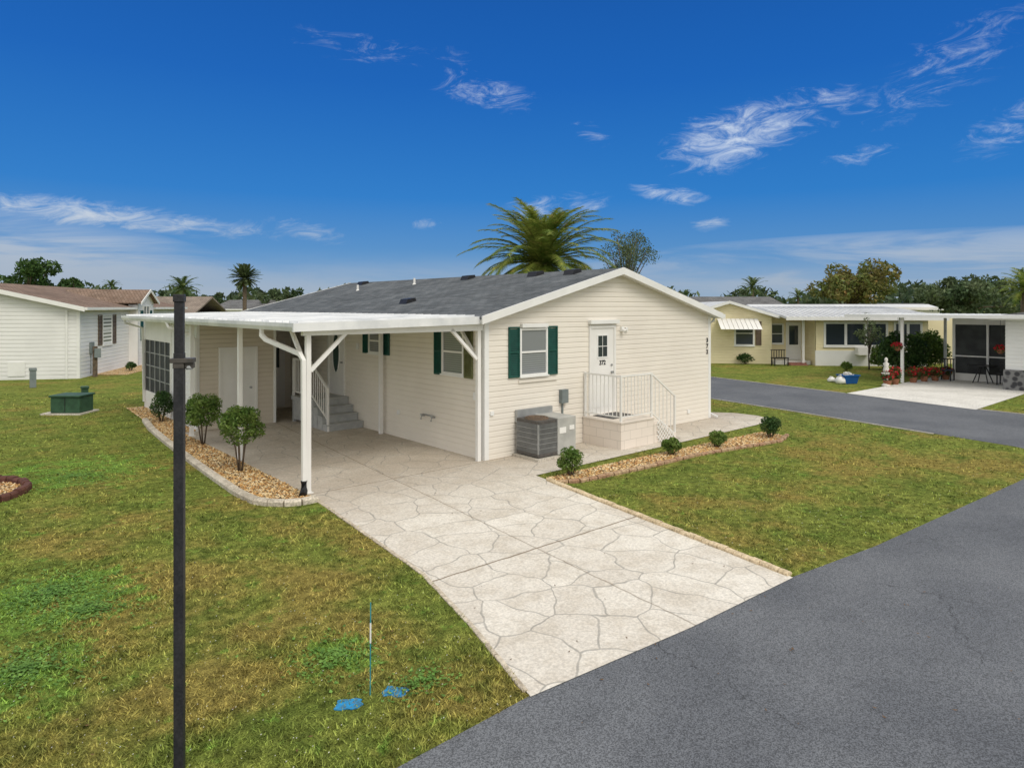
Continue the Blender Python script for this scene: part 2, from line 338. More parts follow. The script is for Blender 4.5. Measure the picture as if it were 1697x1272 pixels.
h=rng.uniform(.010,.034,n)*(1+Yc*.015)*(1+.4*cl_); w=.0024+.0006*Yc; a=rng.uniform(0,2*math.pi,n); la=rng.uniform(0,2*math.pi,n); le=rng.uniform(.3,1.7,n)*h
V=np.zeros((n,3,3)); V[:,0,0]=X-np.cos(a)*w; V[:,0,1]=Y-np.sin(a)*w; V[:,1,0]=X+np.cos(a)*w; V[:,1,1]=Y+np.sin(a)*w
V[:,2,0]=X+np.cos(la)*le; V[:,2,1]=Y+np.sin(la)*le; V[:,2,2]=h
tag(fastmesh('lawn_grass',V,3,m_blade),'short patchy green and straw coloured lawn grass','grass',None,'stuff')
# broad-leaved weeds in patches of the left lawn
P_=[]
for px,py,r_,n_ in((80,985,.75,1500),(150,1010,.5,700),(40,1110,.6,700),(560,1090,.45,500),(120,790,1.3,900),(700,1130,.35,250)):
    q=at(px,py); rr=np.abs(rng.normal(0,r_*.55,n_)); aa=rng.uniform(0,6.283,n_); P_.append(np.stack([q[0]+rr*np.cos(aa),q[1]+rr*np.sin(aa)],1))
P_=np.concatenate(P_); ok=~inany(P_[:,0],P_[:,1],[road,drive,bedp,bc]); P_=P_[ok]; n=len(P_); a=rng.uniform(0,6.28,n); s_=rng.uniform(.012,.024,n); z=rng.uniform(.012,.036,n)
V=np.stack([np.stack([P_[:,0]+s_*np.cos(a+k*math.pi/2)*(1 if k%2==0 else .7),P_[:,1]+s_*np.sin(a+k*math.pi/2)*(1 if k%2==0 else .7),z+(.008 if k==0 else 0)],1) for k in range(4)],1)
tag(fastmesh('lawn_weeds',V,4,leafm('weed_leaves',(.11,.23,.04),(.19,.34,.07),None,6)),'bright green broad leaved weeds in clumps in the left lawn','weeds',None,'stuff')
n=1300; Yc=1/(rng.uniform(1/14.,1/4.,n)); Xc=rng.uniform(-.8,.8,n)*Yc; X=CAM[0]+Xc*CT+Yc*ST; Y=CAM[1]-Xc*ST+Yc*CT
ok=~inany(X,Y,[road,drive,bedp,bed2,bc,house_rect]); X,Y=X[ok],Y[ok]; n=len(X); r_=rng.uniform(.003,.0065,n); z=rng.uniform(.015,.035,n)
V=np.stack([np.stack([X-r_,Y,z],1),np.stack([X,Y-r_,z+.003],1),np.stack([X+r_,Y,z+.006],1),np.stack([X,Y+r_,z+.003],1)],1)
tag(fastmesh('clover_flowers',V,4,M('white_clover',(.6,.6,.5))),'tiny white clover flowers dotted over the lawn','flowers',None,'stuff')
n=90; Yc=1/(rng.uniform(1/12.,1/4.6,n)); Xc=rng.uniform(-.7,.75,n)*Yc; X=CAM[0]+Xc*CT+Yc*ST; Y=CAM[1]-Xc*ST+Yc*CT; ok=~inany(X,Y,[house_rect]); X,Y=X[ok],Y[ok]; n=len(X)
a=rng.uniform(0,6.28,n); s_=rng.uniform(.010,.022,n); z=np.where(inany(X,Y,[road,drive]),.014,.034)
V=np.stack([np.stack([X+s_*np.cos(a),Y+s_*np.sin(a),z+.006],1),np.stack([X-s_*.4*np.sin(a),Y+s_*.4*np.cos(a),z],1),np.stack([X-s_*np.cos(a),Y-s_*np.sin(a),z+.004],1),np.stack([X+s_*.4*np.sin(a),Y-s_*.4*np.cos(a),z],1)],1)
tag(fastmesh('dry_leaves',V,4,M('dry_leaf',(.16,.09,.04))),'small brown dry leaves scattered on road, driveway and lawn','leaves',None,'stuff')
def pebbles(poly,n,name,label):
    P=np.array(poly); lo,hi=P.min(0),P.max(0); X=rng.uniform(lo[0],hi[0],n*6); Y=rng.uniform(lo[1],hi[1],n*6); ok=inpoly(X,Y,poly); X,Y=X[ok][:n],Y[ok][:n]; n=len(X)
    s=rng.uniform(.014,.034,n); a=rng.uniform(0,3.14,n); base=[(1,0,0),(0,.8,0),(-1,0,0),(0,-.8,0),(.1,.1,.75)]
    B=[]
    for bx_,by_,bz_ in base: B.append(np.stack([X+s*(bx_*np.cos(a)-by_*np.sin(a)),Y+s*(bx_*np.sin(a)+by_*np.cos(a)),.016+s*bz_],1))
    T=[np.stack([B[i],B[(i+1)%4],B[4]],1) for i in range(4)]
    V=np.stack(T,1).reshape(-1,3,3)
    return tag(fastmesh(name,V,3,m_grav),label,'gravel',None,'stuff')
pebbles(bedp,8000,'gravel','tan and white river gravel in the bed beside the carport')
pebbles(bed2,2500,'gravel','tan river gravel around the low shrubs by the side porch')
pebbles(bc[:-1],1200,'gravel','tan gravel inside the red scalloped bed')
# ------------------------------------------------------------ lap siding and openings
def lap(mb,fr,a0,a1,z0,z1,tr=None,pitch=.115,th=.019):
    z=z0
    while z<z1-1e-4:
        zb=min(z+pitch,z1)
        T=(lambda q:(a0,a1)) if tr is None else tr
        zs=[z,z+(zb-z)*.72,zb]; ds=[th,th-.003,.002]
        l0,h0=T(z)
        if h0-l0<.02: break
        for i in range(2):
            l0,h0=T(zs[i]); l1,h1=T(zs[i+1])
            if h0<l0: l0=h0=(l0+h0)/2
            if h1<l1: l1=h1=(l1+h1)/2
            mb.add([fr.p(l0,ds[i],zs[i]),fr.p(h0,ds[i],zs[i]),fr.p(h1,ds[i+1],zs[i+1]),fr.p(l1,ds[i+1],zs[i+1])],[(0,1,2,3)])
        l0,h0=T(z); mb.add([fr.p(l0,0,z),fr.p(h0,0,z),fr.p(h0,th,z),fr.p(l0,th,z)],[(0,1,2,3)])
        z=zb
    return mb
def window(parent,fr,a0,a1,z0,z1,gm=None,mid=True,fw=.045,mull=0,d=.055):
    mb=MB()
    mb.fb(fr,a0-fw,a0,z0-fw,z1+fw,0,d).fb(fr,a1,a1+fw,z0-fw,z1+fw,0,d).fb(fr,a0,a1,z0-fw,z0,0,d+.01).fb(fr,a0,a1,z1,z1+fw,0,d)
    if mid: mb.fb(fr,a0,a1,(z0+z1)/2-.02,(z0+z1)/2+.02,.029,d-.01)
    for k in range(mull):
        c=a0+(a1-a0)*(k+1)/(mull+1); mb.fb(fr,c-fw*.6,c+fw*.6,z0,z1,.029,d-.005)
    o=mb.build('window',trim,parent)
    MB().fb(fr,a0,a1,z0,z1,.002,.028).build('pane',gm or glass,o)
    MB().fb(fr,a0-fw-.02,a1+fw+.02,z0-fw-.03,z0-fw-.001,0,d+.03).build('sill',trim,o)
    return o
def shutter(parent,fr,a0,a1,z0,z1,m,label=None):
    mb=MB(); w=.035; mb.fb(fr,a0,a0+w,z0,z1,.0205,.055).fb(fr,a1-w,a1,z0,z1,.0205,.055)
    for zc in(z0,(z0+z1)/2-w/2,z1-w): mb.fb(fr,a0+w,a1-w,zc,zc+w,.0205,.054)
    z=z0+w
    while z<z1-w-.02: mb.add([fr.p(a0+w,.048,z),fr.p(a1-w,.048,z),fr.p(a1-w,.024,z+.038),fr.p(a0+w,.024,z+.038)],[(0,1,2,3)]); z+=.036
    o=mb.build('shutter',m,parent)
    if label:o['label']=label
    return o
def text(body,fr,a,z,size,m,parent,d=.05,name='house_number'):
    cu=bpy.data.curves.new(name,'FONT'); cu.body=body; cu.size=size; cu.extrude=.004; cu.align_x='CENTER'; cu.offset=.004
    tmp=bpy.data.objects.new('tmp',cu); COL.objects.link(tmp); dg=bpy.context.evaluated_depsgraph_get(); me=bpy.data.meshes.new_from_object(tmp.evaluated_get(dg)); bpy.data.objects.remove(tmp)
    o0=ORG.get(parent.name,(0,0,0))
    for v in me.vertices:
        p=fr.p(a+v.co.x,d+v.co.z,z+v.co.y); v.co=(p[0]-o0[0],p[1]-o0[1],p[2]-o0[2])
    me.materials.clear(); me.materials.append(m); o=bpy.data.objects.new(name,me); COL.objects.link(o); o.parent=parent; ORG[o.name]=o0; return o
# ------------------------------------------------------------ MAIN HOME
G=Fr((0,0),(1,0),(0,-1)); S=Fr((0,0),(0,1),(-1,0)); RZ=4.02; PT=.262; LH=13.2
H=thing('manufactured_home','cream sided single storey home with grey shingle roof and green shutters in the centre','house',(4,6.6,0))
def trg(z):
    k=(RZ-.12-z)/PT; return (max(0,4-k),min(8,4+k))
lap(MB(),G,0,8,.0,RZ-.13,trg).build('gable_wall',siding,H)
lap(MB(),S,0,LH,.0,2.85).build('side_wall',siding,H)
lap(MB(),Fr((8,0),(0,1),(1,0)),0,LH,0,2.85).build('side_wall',siding,H)
lap(MB(),Fr((0,LH),(1,0),(0,1)),0,8,0,RZ-.13,trg).build('gable_wall',siding,H)
for x,y in((0,0),(8,0),(0,LH),(8,LH)):
    sx=-1 if x==0 else 1; sy=-1 if y==0 else 1; t0,w0=.024,.09
    X0,Y0=x+sx*t0,y+sy*t0; X1,Y1=x-sx*w0,y-sy*w0; Xi,Yi=x+sx*.001,y+sy*.001
    poly=[(X0,Y0),(X1,Y0),(X1,Yi),(Xi,Yi),(Xi,Y1),(X0,Y1)]; n_=6
    MB().add([(a,b_,0) for a,b_ in poly]+[(a,b_,2.84) for a,b_ in poly],[tuple(range(6)),tuple(range(11,5,-1))]+[(i,(i+1)%6,(i+1)%6+6,i+6) for i in range(6)]).build('corner_trim',trim,H)
oh=.27; y0=-.24; y1=LH+.24
e=4+oh
roof=MB().extr(Fr((4,0),(1,0),(0,1)),[(-e,RZ-PT*e),(0,RZ),(e,RZ-PT*e),(e,RZ-PT*e-.05),(0,RZ-.05),(-e,RZ-PT*e-.05)],y0,y1).build('roof',shg,H)
MB().extr(Fr((4,0),(1,0),(0,1)),[(-e+.02,RZ-PT*e-.055),(0,RZ-.055),(e-.02,RZ-PT*e-.055),(e-.02,RZ-PT*e-.12),(0,RZ-.12),(-e+.02,RZ-PT*e-.12)],y0+.03,y1-.03).build('soffit',trim,H)
for s_ in(-1,1):
    for yy in(y0-.03,y1):
        prof=[(0,RZ+.012),(s_*e,RZ-PT*e+.012),(s_*e,RZ-PT*e-.15),(0,RZ-.15)]
        MB().extr(Fr((4,0),(1,0),(0,1)),prof,yy,yy+.03).build('rake_board',trim,H)
MB().box(8+oh,8+oh+.1,y0-.03,y1,2.78,2.89).build('gutter',trim,H)
mb=MB(); mb.tube([(8.33,.055,2.80),(8.30,.055,2.72),(8.07,.055,2.62),(8.065,.055,.14),(8.065,-.2,.05)],.04,4,True,math.pi/4); mb.build('downspout',trim,H)
def vent(x,y):
    z=RZ-PT*abs(x-4); mb=MB(); sg=-PT if x>4 else PT
    mb.extr(Fr((x,y),(1,0),(0,1)),[(-.16,z-sg*.16),(.16,z+sg*.16),(.13,z+.12),(-.10,z+.09)],-.17,.17)
    return mb.build('roof_vent',black,roof)
for px,xr in((948,3.62),(887,3.62),(775,3.62),(601,3.62),(675,.9)):
    k=(px-848)/F; s_=xr-CAM[0]; tt=(s_*CT-k*s_*ST)/(ST+k*CT); vent(xr,CAM[1]+tt)
def pipe(x,y,h=.22):
    z=RZ-PT*abs(x-4); MB().lathe((x,y,z-.03),[(.07,0),(.05,.05),(.035,.06),(.035,h),(.03,h)],10).build('vent_pipe',white,roof)
pipe(3.2,7.6); pipe(2.6,10.2)
w_=window(H,G,.95,1.66,1.68,2.60,glassb)
MB().fb(G,.95,1.66,2.16,2.60,.0285,.032).build('upper_sash_glass',glassm('curtained_glass',(.22,.235,.25)),w_)
shutter(H,G,.60,.895,1.62,2.68,greenp); shutter(H,G,1.715,2.01,1.62,2.68,greenp)
MB().fb(G,.93,1.68,2.66,2.74,.021,.10).build('shade_box',trim,H); MB().fb(G,.88,2.0,1.50,1.56,.021,.05).build('trim_board',siding,H)
D=MB().fb(G,3.04,3.10,.60,2.66,.0,.055).fb(G,3.90,3.96,.60,2.66,.0,.055).fb(G,3.10,3.90,2.60,2.66,.0,.055).fb(G,3.10,3.90,.60,2.60,.0,.03)
D=D.build('door',white,H)
for a0,a1 in((3.20,3.46),(3.54,3.80)): MB().fb(G,a0,a1,.75,1.30,.03,.04).build('door_panel',white,D,bev=.006)
MB().fb(G,3.34,3.66,1.93,2.42,.03,.036).build('door_window',glass,D)
mb=MB().fb(G,3.31,3.34,1.90,2.45,.03,.045).fb(G,3.66,3.69,1.90,2.45,.03,.045).fb(G,3.34,3.66,1.90,1.93,.03,.045).fb(G,3.34,3.66,2.42,2.45,.03,.045).fb(G,3.34,3.66,2.165,2.18,.036,.042); mb.fb(G,3.494,3.506,1.93,2.42,.036,.041)
mb.build('window_grille',trim,D)
MB().tube([G.p(3.82,.03,1.55),G.p(3.82,.09,1.55)],.028,12).build('door_handle',galv,D); MB().tube([G.p(3.82,.03,1.72),G.p(3.82,.055,1.72)],.028,12).build('door_lock',galv,D)
text('372',G,3.5,1.74,.15,black,D,.034)
MB().fb(G,3.02,4.02,2.70,2.79,.015,.12).build('door_canopy',trim,H)
for ch,zz in(('3',2.12),('7',1.96),('2',1.80)): text(ch,G,7.84,zz,.17,black,H,.03)
MB().fb(G,4.15,4.25,2.50,2.62,.015,.07).tube([G.p(4.2,.06,2.56),G.p(4.2,.15,2.50)],[.03,.05],10).build('porch_light',white,H)
MB().fb(G,4.32,4.40,2.50,2.60,.015,.06).build('light_sensor',white,H)
MB().fb(G,2.08,2.28,.97,1.27,.015,.12).fb(G,2.15,2.19,.2,.97,.016,.05).build('electric_box',greym,H,bev=.006)
MB().fb(G,6.9,7.0,.25,.34,.015,.05).build('outlet_cover',trim,H); MB().fb(G,.12,.2,.9,.98,.015,.05).build('outlet_cover',trim,H)
window(H,S,.70,1.40,1.70,2.58,glassb); shutter(H,S,.36,.64,1.62,2.64,olive,'olive shutter nearest the corner'); shutter(H,S,1.46,1.74,1.62,2.64,greenp)
window(H,S,4.0,4.62,1.98,2.52,glassb); shutter(H,S,3.66,3.94,1.92,2.58,greenp); shutter(H,S,4.68,4.96,1.92,2.58,greenp)
D=MB().fb(S,5.98,6.05,.72,2.78,0,.055).fb(S,6.9,6.97,.72,2.78,0,.055).fb(S,6.05,6.9,2.71,2.78,0,.055).fb(S,6.05,6.9,.72,2.71,0,.03).build('door',white,H)
mb=MB(); ov=[(6.475+.2*math.cos(a),1.85+.55*math.sin(a)) for a in np.linspace(0,2*math.pi,28)[:-1]]
mb.extr(S,ov,.03,.036); mb.build('oval_glass',glassm('leaded_glass',(.05,.09,.08)),D)
MB().tube([S.p(a,.04,z) for a,z in ov+[ov[0]]],.015,6).build('oval_trim',trim,D)
MB().tube([S.p(6.12,.03,1.6),S.p(6.12,.09,1.6)],.026,10).build('door_handle',galv,D)
mb=MB()
for k in range(2):
    a=1.75+.4*k; mb.tube([S.p(a,.01,.66),S.p(a,.10,.66),S.p(a,.12,.58)],.022,8); mb.lathe(S.p(a,.10,.68),[(.035,0),(.035,.02)],8)
mb.tube([S.p(1.75,.06,.69),S.p(2.15,.06,.69)],.018,6); mb.build('hose_tap',galv,H)
for q in((.2,.32,1.2,1.35),(3.2,3.28,.55,.65),(5.2,5.3,2.0,2.15)): MB().fb(S,*q,.015,.055).build('wall_fitting',trim,H)
# ------------------------------------------------------------ CARPORT
XO=-3.95; YE=12.6; zc=lambda x: 2.905+(x+.27)*(.085/3.68)
C=thing('carport','white flat roofed aluminium carport on slim posts attached to the cream home','carport',(-2,4,0))
mb=MB().extr(Fr((0,0),(1,0),(0,1)),[(-.275,zc(-.275)-.005),(XO,zc(XO)),(XO,zc(XO)-.07),(-.275,zc(-.275)-.075)],-.12,YE)
y=-.05
while y<YE:
    mb.extr(Fr((0,0),(1,0),(0,1)),[(-.30,zc(-.3)-.01),(XO+.02,zc(XO)-.001),(XO+.02,zc(XO)+.045),(-.30,zc(-.3)+.035)],y,y+.03); y+=.305
mb.build('roof_panel',alum,C)
MB().extr(Fr((0,0),(1,0),(0,1)),[(-.02,2.79),(-.27,zc(-.27)-.08),(XO+.02,zc(XO)-.075),(XO+.02,zc(XO)-.085),(-.02,2.77)],-.1,YE).build('ceiling_panel',white,C)
MB().extr(Fr((0,0),(1,0),(0,1)),[(0-.0,zc(0)+.0),(XO-.1,zc(XO)+.015),(XO-.1,zc(XO)-.125),(-.0,zc(0)-.15)],-.17,-.12).build('front_fascia',alum,C)
MB().extr(Fr((XO,0),(1,0),(0,1)),[(0,2.83),(-.1,2.835),(-.1,2.77),(-.07,2.70),(0,2.70)],-.12,YE).build('gutter',alum,C)
MB().box(XO+.15,-.03,.02,.12,2.62,2.745).build('front_beam',trim,C)
for i,yy in enumerate((.07,3.3,6.6)):
    MB().box(-3.74,-3.66,yy-.04,yy+.04,.01,2.73).box(-3.77,-3.63,yy-.07,yy+.07,.01,.025).build('post',white,C)
for yy in(.05,3.9): MB().box(-.17,-.09,yy-.04,yy+.04,.01,2.7).build('post',white,C)
MB().bar((-3.66,.07,2.03),(-3.02,.07,2.64),.06).build('brace',white,C)
MB().bar((-3.70,.11,2.03),(-3.70,.75,2.70),.06).build('brace',white,C)
MB().bar((-.17,.05,2.05),(-.80,.05,2.66),.06).build('brace',white,C)
MB().bar((-.13,.09,2.05),(-.13,.7,2.7),.055).build('brace',white,C)
MB().tube([(-4.0,1.35,2.72),(-4.0,1.33,2.60),(-3.97,1.2,2.52),(-3.82,.12,2.32),(-3.80,.02,2.22),(-3.80,.0,.22)],.047,4,True,math.pi/4).build('downspout',white,C)
MB().tube([(-3.80,.0,.24),(-3.80,.0,.08),(-3.86,-.10,.03)],[.055,.06,.065],10).build('downspout_boot',black,C)
MB().tube([(-4.0,7.6,2.72),(-3.98,7.5,2.6),(-3.55,7.25,2.42),(-3.46,7.16,2.3),(-3.46,7.16,.2)],.045,4,True,math.pi/4).build('downspout',white,C)
MB().tube([(-4.0,12.4,2.72),(-3.98,12.4,2.62),(-3.5,12.4,2.45),(-3.46,12.4,.2)],.045,4,True,math.pi/4).build('downspout',white,C)
# ------------------------------------------------------------ SHED / LANAI under carport roof
U=thing('utility_room','beige sided storage room with pale door and dark screened side at the carport end','shed',(-2.4,9.9,0))
UF=Fr((0,7.2),(1,0),(0,-1)); UL=Fr((-3.4,0),(0,1),(-1,0))
lap(MB(),UF,-3.4,-1.45,0,2.72).build('front_wall',siding2,U)
lap(MB(),Fr((-1.45,0),(0,1),(1,0)),7.2,9.6,0,2.74).build('inner_wall',siding2,U)
lap(MB(),Fr((0,9.6),(1,0),(0,-1)),-1.45,0,0,2.76).build('back_wall',siding,U)
lap(MB(),UL,7.2,9.5,0,2.70).build('side_wall',wsiding,U)
MB().fb(UL,9.5,12.5,0,.55,0,.03).fb(UL,9.5,12.5,2.1,2.70,0,.03).fb(UL,12.42,12.5,.55,2.1,0,.04).fb(UL,9.5,9.58,.55,2.1,0,.04).build('screen_wall',white,U)
sc_=MB().fb(UL,9.58,12.42,.55,2.1,-.01,.0).build('screen',screen,U)
mb=MB()
for k in range(1,5): a=9.58+k*2.84/5; mb.fb(UL,a-.02,a+.02,.55,2.1,.001,.03)
for z in(.95,1.33,1.72): mb.fb(UL,9.58,12.42,z-.012,z+.012,.0015,.026)
mb.build('screen_frame',galv,sc_)
MB().box(-3.38,0,12.48,12.5,0,2.7).build('rear_wall',wsiding,U)
D=MB().fb(UF,-2.90,-2.84,.02,2.06,.0,.05).fb(UF,-1.98,-1.92,.02,2.06,0,.05).fb(UF,-2.84,-1.98,2.0,2.06,0,.05).fb(UF,-2.84,-1.98,.02,2.0,0,.025).build('door',white,U)
MB().tube([UF.p(-2.1,.025,1.0),UF.p(-2.1,.08,1.0)],.03,10).build('door_handle',galv,D)
MB().fb(UF,-3.43,-3.36,0,2.70,.0,.035).build('corner_trim',trim,U); MB().fb(UF,-1.49,-1.425,0,2.70,0,.035).build('corner_trim',trim,U)
BF=Fr((0,9.6),(1,0),(0,-1))
D=MB().fb(BF,-1.0,-.2,.05,2.05,.0,.04).build('door',white,U)
MB().fb(BF,-.82,-.38,1.25,1.85,.04,.046).build('door_window',glass,D)
# ------------------------------------------------------------ entry steps
E=thing('entry_steps','grey wooden entry steps with white railing under the carport','steps',(-.5,5.5,0))
SX0,SX1=-1.02,-.03
for i in range(4):
    z1=.18*(i+1); yy=4.95+i*.27
    MB().box(SX0,SX1,yy+.02,yy+.27,.01,z1-.03).build('riser',greyp,E)
    MB().box(SX0-.02,SX1,yy-.01,yy+.275,z1-.03,z1).build('tread',greyp,E,bev=.004)
MB().box(SX0-.02,SX1,6.035,7.1,.60,.70).box(SX0,SX0+.08,6.1,6.18,0,.6).box(SX0,SX0+.08,6.98,7.06,0,.6).box(SX0+.02,SX0+.04,6.18,6.98,.08,.6).build('landing',greyp,E)
mb=MB(); xr=SX0+.03
mb.bar((xr,4.98,.0),(xr,4.98,1.08),.05).bar((xr,6.05,.7),(xr,6.05,1.72),.05).bar((xr,7.05,.7),(xr,7.05,1.72),.05)
mb.bar((xr,4.98,1.06),(xr,6.05,1.70),.045).bar((xr,6.05,1.70),(xr,7.05,1.70),.04).bar((xr,4.98,.30),(xr,6.05,.90),.035).bar((xr,6.05,.82),(xr,7.05,.82),.035)
for k in range(1,9):
    f=k/9; mb.bar((xr,4.98+1.07*f,.30+.6*f),(xr,4.98+1.07*f,1.06+.64*f),.018)
for k in range(1,9): mb.bar((xr,6.05+k/9,.82),(xr,6.05+k/9,1.70),.018)
mb.build('railing',white,E)
# ------------------------------------------------------------ side porch
Pp=thing('side_porch','painted concrete block porch with steps and white metal railing at the gable door','porch',(3.8,-.6,0))
PX0,PX1,PY=2.84,3.98,-1.15
MB().box(PX0,PX1,PY,-.03,.01,.56).build('block_base',m_block,Pp)
MB().box(PX0-.02,PX1+.01,PY-.02,-.025,.56,.60).build('landing_slab',M('porch_slab',(.74,.67,.59),(.66,.60,.53),3,.8),Pp,bev=.006)
MB().box(3.05,3.85,-.75,-.15,.601,.615).build('door_mat',black,Pp)
for i in range(3):
    z=.60-.15*(i+1); MB().box(PX1+.012+i*.28,PX1+.010+(i+1)*.28,PY,-.03,.01,z).build('step',m_block,Pp)
up=np.array((0,0,1.))
def rail(pts,name,first=True,gap=.11):
    mb=MB()
    for i,p in enumerate(pts):
        if i==0 and not first: continue
        p=np.array(p,float); mb.bar(tuple(p),tuple(p+up*1.012),.042)
    for (p,q) in zip(pts[:-1],pts[1:]):
        p=np.array(p,float); q=np.array(q,float); L=np.linalg.norm((q-p)[:2]); dd=(q-p)/np.linalg.norm(q-p)*.02
        mb.bar(tuple(p+dd+up*.985),tuple(q-dd+up*.985),.036).bar(tuple(p+dd+up*.1),tuple(q-dd+up*.1),.026)
        k=int(L/gap)
        for i in range(1,k): r=p+(q-p)*i/k; mb.bar(tuple(r+up*.1),tuple(r+up*.975),.013)
    return mb.build(name,white,Pp)
rail([(PX0+.04,-.06,.6),(PX0+.04,PY+.04,.6),(PX1-.04,PY+.04,.6)],'railing')
rail([(PX1-.04,PY+.04,.6),(PX1+.84,PY+.04,.02)],'stair_railing',False,.14)
mb=MB()
for k in range(-6,9):
    for sgn in(-1,1):
        x=PX1+.25+k*.11; cc=[]
        for f in np.linspace(0,1,26):
            r=(x+sgn*.5*f,PY-.02-(.004 if sgn>0 else 0),.02+.5*f)
            if PX1+.1<r[0]<PX1+.78 and r[2]<.60-.70*(r[0]-PX1-.1): cc.append(r)
        if len(cc)>2: mb.bar(cc[0],cc[-1],.016)
mb.build('lattice',white,Pp)
# ------------------------------------------------------------ AC unit
A=thing('air_conditioner','grey packaged air conditioner with round rusty fan guard beside the gable wall','air conditioner',(1.25,-.45,0))
MB().box(.68,1.86,-.84,-.05,.012,.06).build('base_pad',conc,A)
MB().box(.75,1.27,-.77,-.12,.08,.14).box(.75,1.27,-.77,-.12,.74,.80).box(.77,1.25,-.75,-.14,.14,.74).build('condenser_case',M('dark_coil',(.075,.07,.068),(.11,.10,.09),20,.6),A)
mb=MB()
for k in range(17): x=.75+.52*k/16; mb.box(x-.004,x+.004,-.775,-.755,.14,.74)
for k in range(21): yy=-.77+.65*k/20; mb.box(.748,.765,yy-.004,yy+.004,.14,.74)
for z in(.24,.34,.44,.54,.64): mb.box(.745,1.27,-.779,-.776,z-.004,z+.004).box(.742,.746,-.77,-.12,z-.004,z+.004)
mb.build('coil_guard',galv,A)
MB().box(1.275,1.80,-.80,-.10,.07,.82).build('cabinet',M('grey_cabinet_paint',(.46,.46,.43),(.38,.38,.36),4,.5),A,bev=.01)
mb=MB()
for r_ in(.06,.12,.18,.235): mb.tube([(1.01+r_*math.cos(a),-.445+r_*math.sin(a),.825+.02*(1-r_/.25)) for a in np.linspace(0,2*math.pi,25)],.006,5)
for k in range(10):
    a=k*math.pi/5; mb.tube([(1.01+.03*math.cos(a),-.445+.03*math.sin(a),.845),(1.01+.25*math.cos(a),-.445+.25*math.sin(a),.81)],.005,5)
mb.build('fan_guard',rust,A)
MB().lathe((1.01,-.445,.80),[(.25,0),(.25,.012),(.235,.012),(.235,.004)],24).build('fan_ring',rust,A)
MB().box(1.31,1.5,-.812,-.802,.5,.62).build('rating_plate',white,A); MB().box(1.60,1.74,-.812,-.802,.55,.64).build('rating_plate',white,A)
MB().box(.78,1.8,-.10,-.03,.70,.95).build('duct_cover',galv,A)
# ------------------------------------------------------------ vegetation
def leafcloud(cl,n,size,shell=.5):
    vol=np.array([r[0]*r[1]*r[2] for c,r in cl])**.66; pr=vol/vol.sum(); idx=rng.choice(len(cl),n,p=pr)
    Cn=np.array([c for c,r in cl])[idx]; Rr=np.array([r for c,r in cl])[idx]
    d=rng.normal(size=(n,3)); d/=np.linalg.norm(d,axis=1)[:,None]; rad=rng.uniform(.35,1.05,n)**shell
    P=Cn+d*Rr*rad[:,None]
    a=rng.normal(size=(n,3)); a/=np.linalg.norm(a,axis=1)[:,None]; b=np.cross(a,rng.normal(size=(n,3))); b/=np.linalg.norm(b,axis=1)[:,None]
    s=rng.uniform(.6,1.3,n)[:,None]*size
    return np.stack([P-a*s,P-b*s*.45,P+a*s,P+b*s*.45],1)
def tree(name,label,cat,base,h,rx,rz,m,n=2500,leaf=.3,trunk=.2,seed=1,group=None,clumps=9,barkm=None,low=.35,shell=.5):
    rs=random.Random(seed); x,y=base; t_=thing(name,label,cat,(x,y,0),group)
    cl=[]; mb=MB(); cz=h-rz
    mb.tube([(x,y,-.05),(x+.05*h*rs.uniform(-1,1),y,h*.3),(x,y,cz)],[trunk,trunk*.75,trunk*.5],8)
    for k in range(clumps):
        a=rs.uniform(0,6.28); rr=rs.uniform(.2,.85)*rx; zz=cz+rs.uniform(-.7,.85)*rz*(1-.45*(rr/rx)**2); q=(x+rr*math.cos(a),y+rr*math.sin(a),zz)
        s_=rs.uniform(.22,.42)*min(rx,rz*1.3); cl.append((q,(s_,s_,s_*.75)))
        mb.tube([(x,y,h*low*rs.uniform(.7,1.2)),(x+(q[0]-x)*.5,y+(q[1]-y)*.5,(h*low+q[2])/2+.05*h),q],[trunk*.45,trunk*.28,trunk*.1],5)
    cl.append(((x,y,cz),(rx*.45,rx*.45,rz*.5)))
    mb.build('trunk',barkm or bark,t_,True)
    fastmesh('crown',leafcloud(cl,n,leaf,shell),4,m,t_,(x,y,0)); return t_
def shrub(label,base,h,rx,m=leafg,n=1500,leaf=.03,low=.02,group=None,name='shrub',stems=4):
    x,y=base; t_=thing(name,label,'shrub',(x,y,0),group); mb=MB(); rz=(h-low)/2; cz=low+rz
    for k in range(stems):
        a=k*6.28/stems+.4; mb.tube([(x+.03*math.cos(a),y+.03*math.sin(a),0),(x+.09*math.cos(a),y+.09*math.sin(a),cz*.55),(x+rx*.45*math.cos(a),y+rx*.45*math.sin(a),cz)],[.016,.013,.007],6)
    mb.build('stem',bark,t_,True)
    cl=[((x,y,cz),(rx*.8,rx*.8,rz*.8))]
    for k in range(11):
        a=random.uniform(0,6.28); e_=random.uniform(-.6,1.2); q=.62; cl.append(((x+rx*q*math.cos(a)*math.cos(e_),y+rx*q*math.sin(a)*math.cos(e_),cz+rz*q*math.sin(e_)),(rx*.38,rx*.38,rz*.38)))
    fastmesh('foliage',leafcloud(cl,n,leaf),4,m,t_,(x,y,0)); return t_
shrub('tall clipped shrub on bare forked stems beside the carport front post',at(398,781),1.27,.47,n=4200,leaf=.033,low=.42,stems=5)
shrub('rounded leggy shrub in the middle of the gravel bed',at(336,737),1.20,.48,n=4200,leaf=.033,low=.30,stems=5)
shrub('dense ball shaped shrub at the far end of the gravel bed',at(267,699),.86,.36,leafd,n=2800,leaf=.03,low=.03)
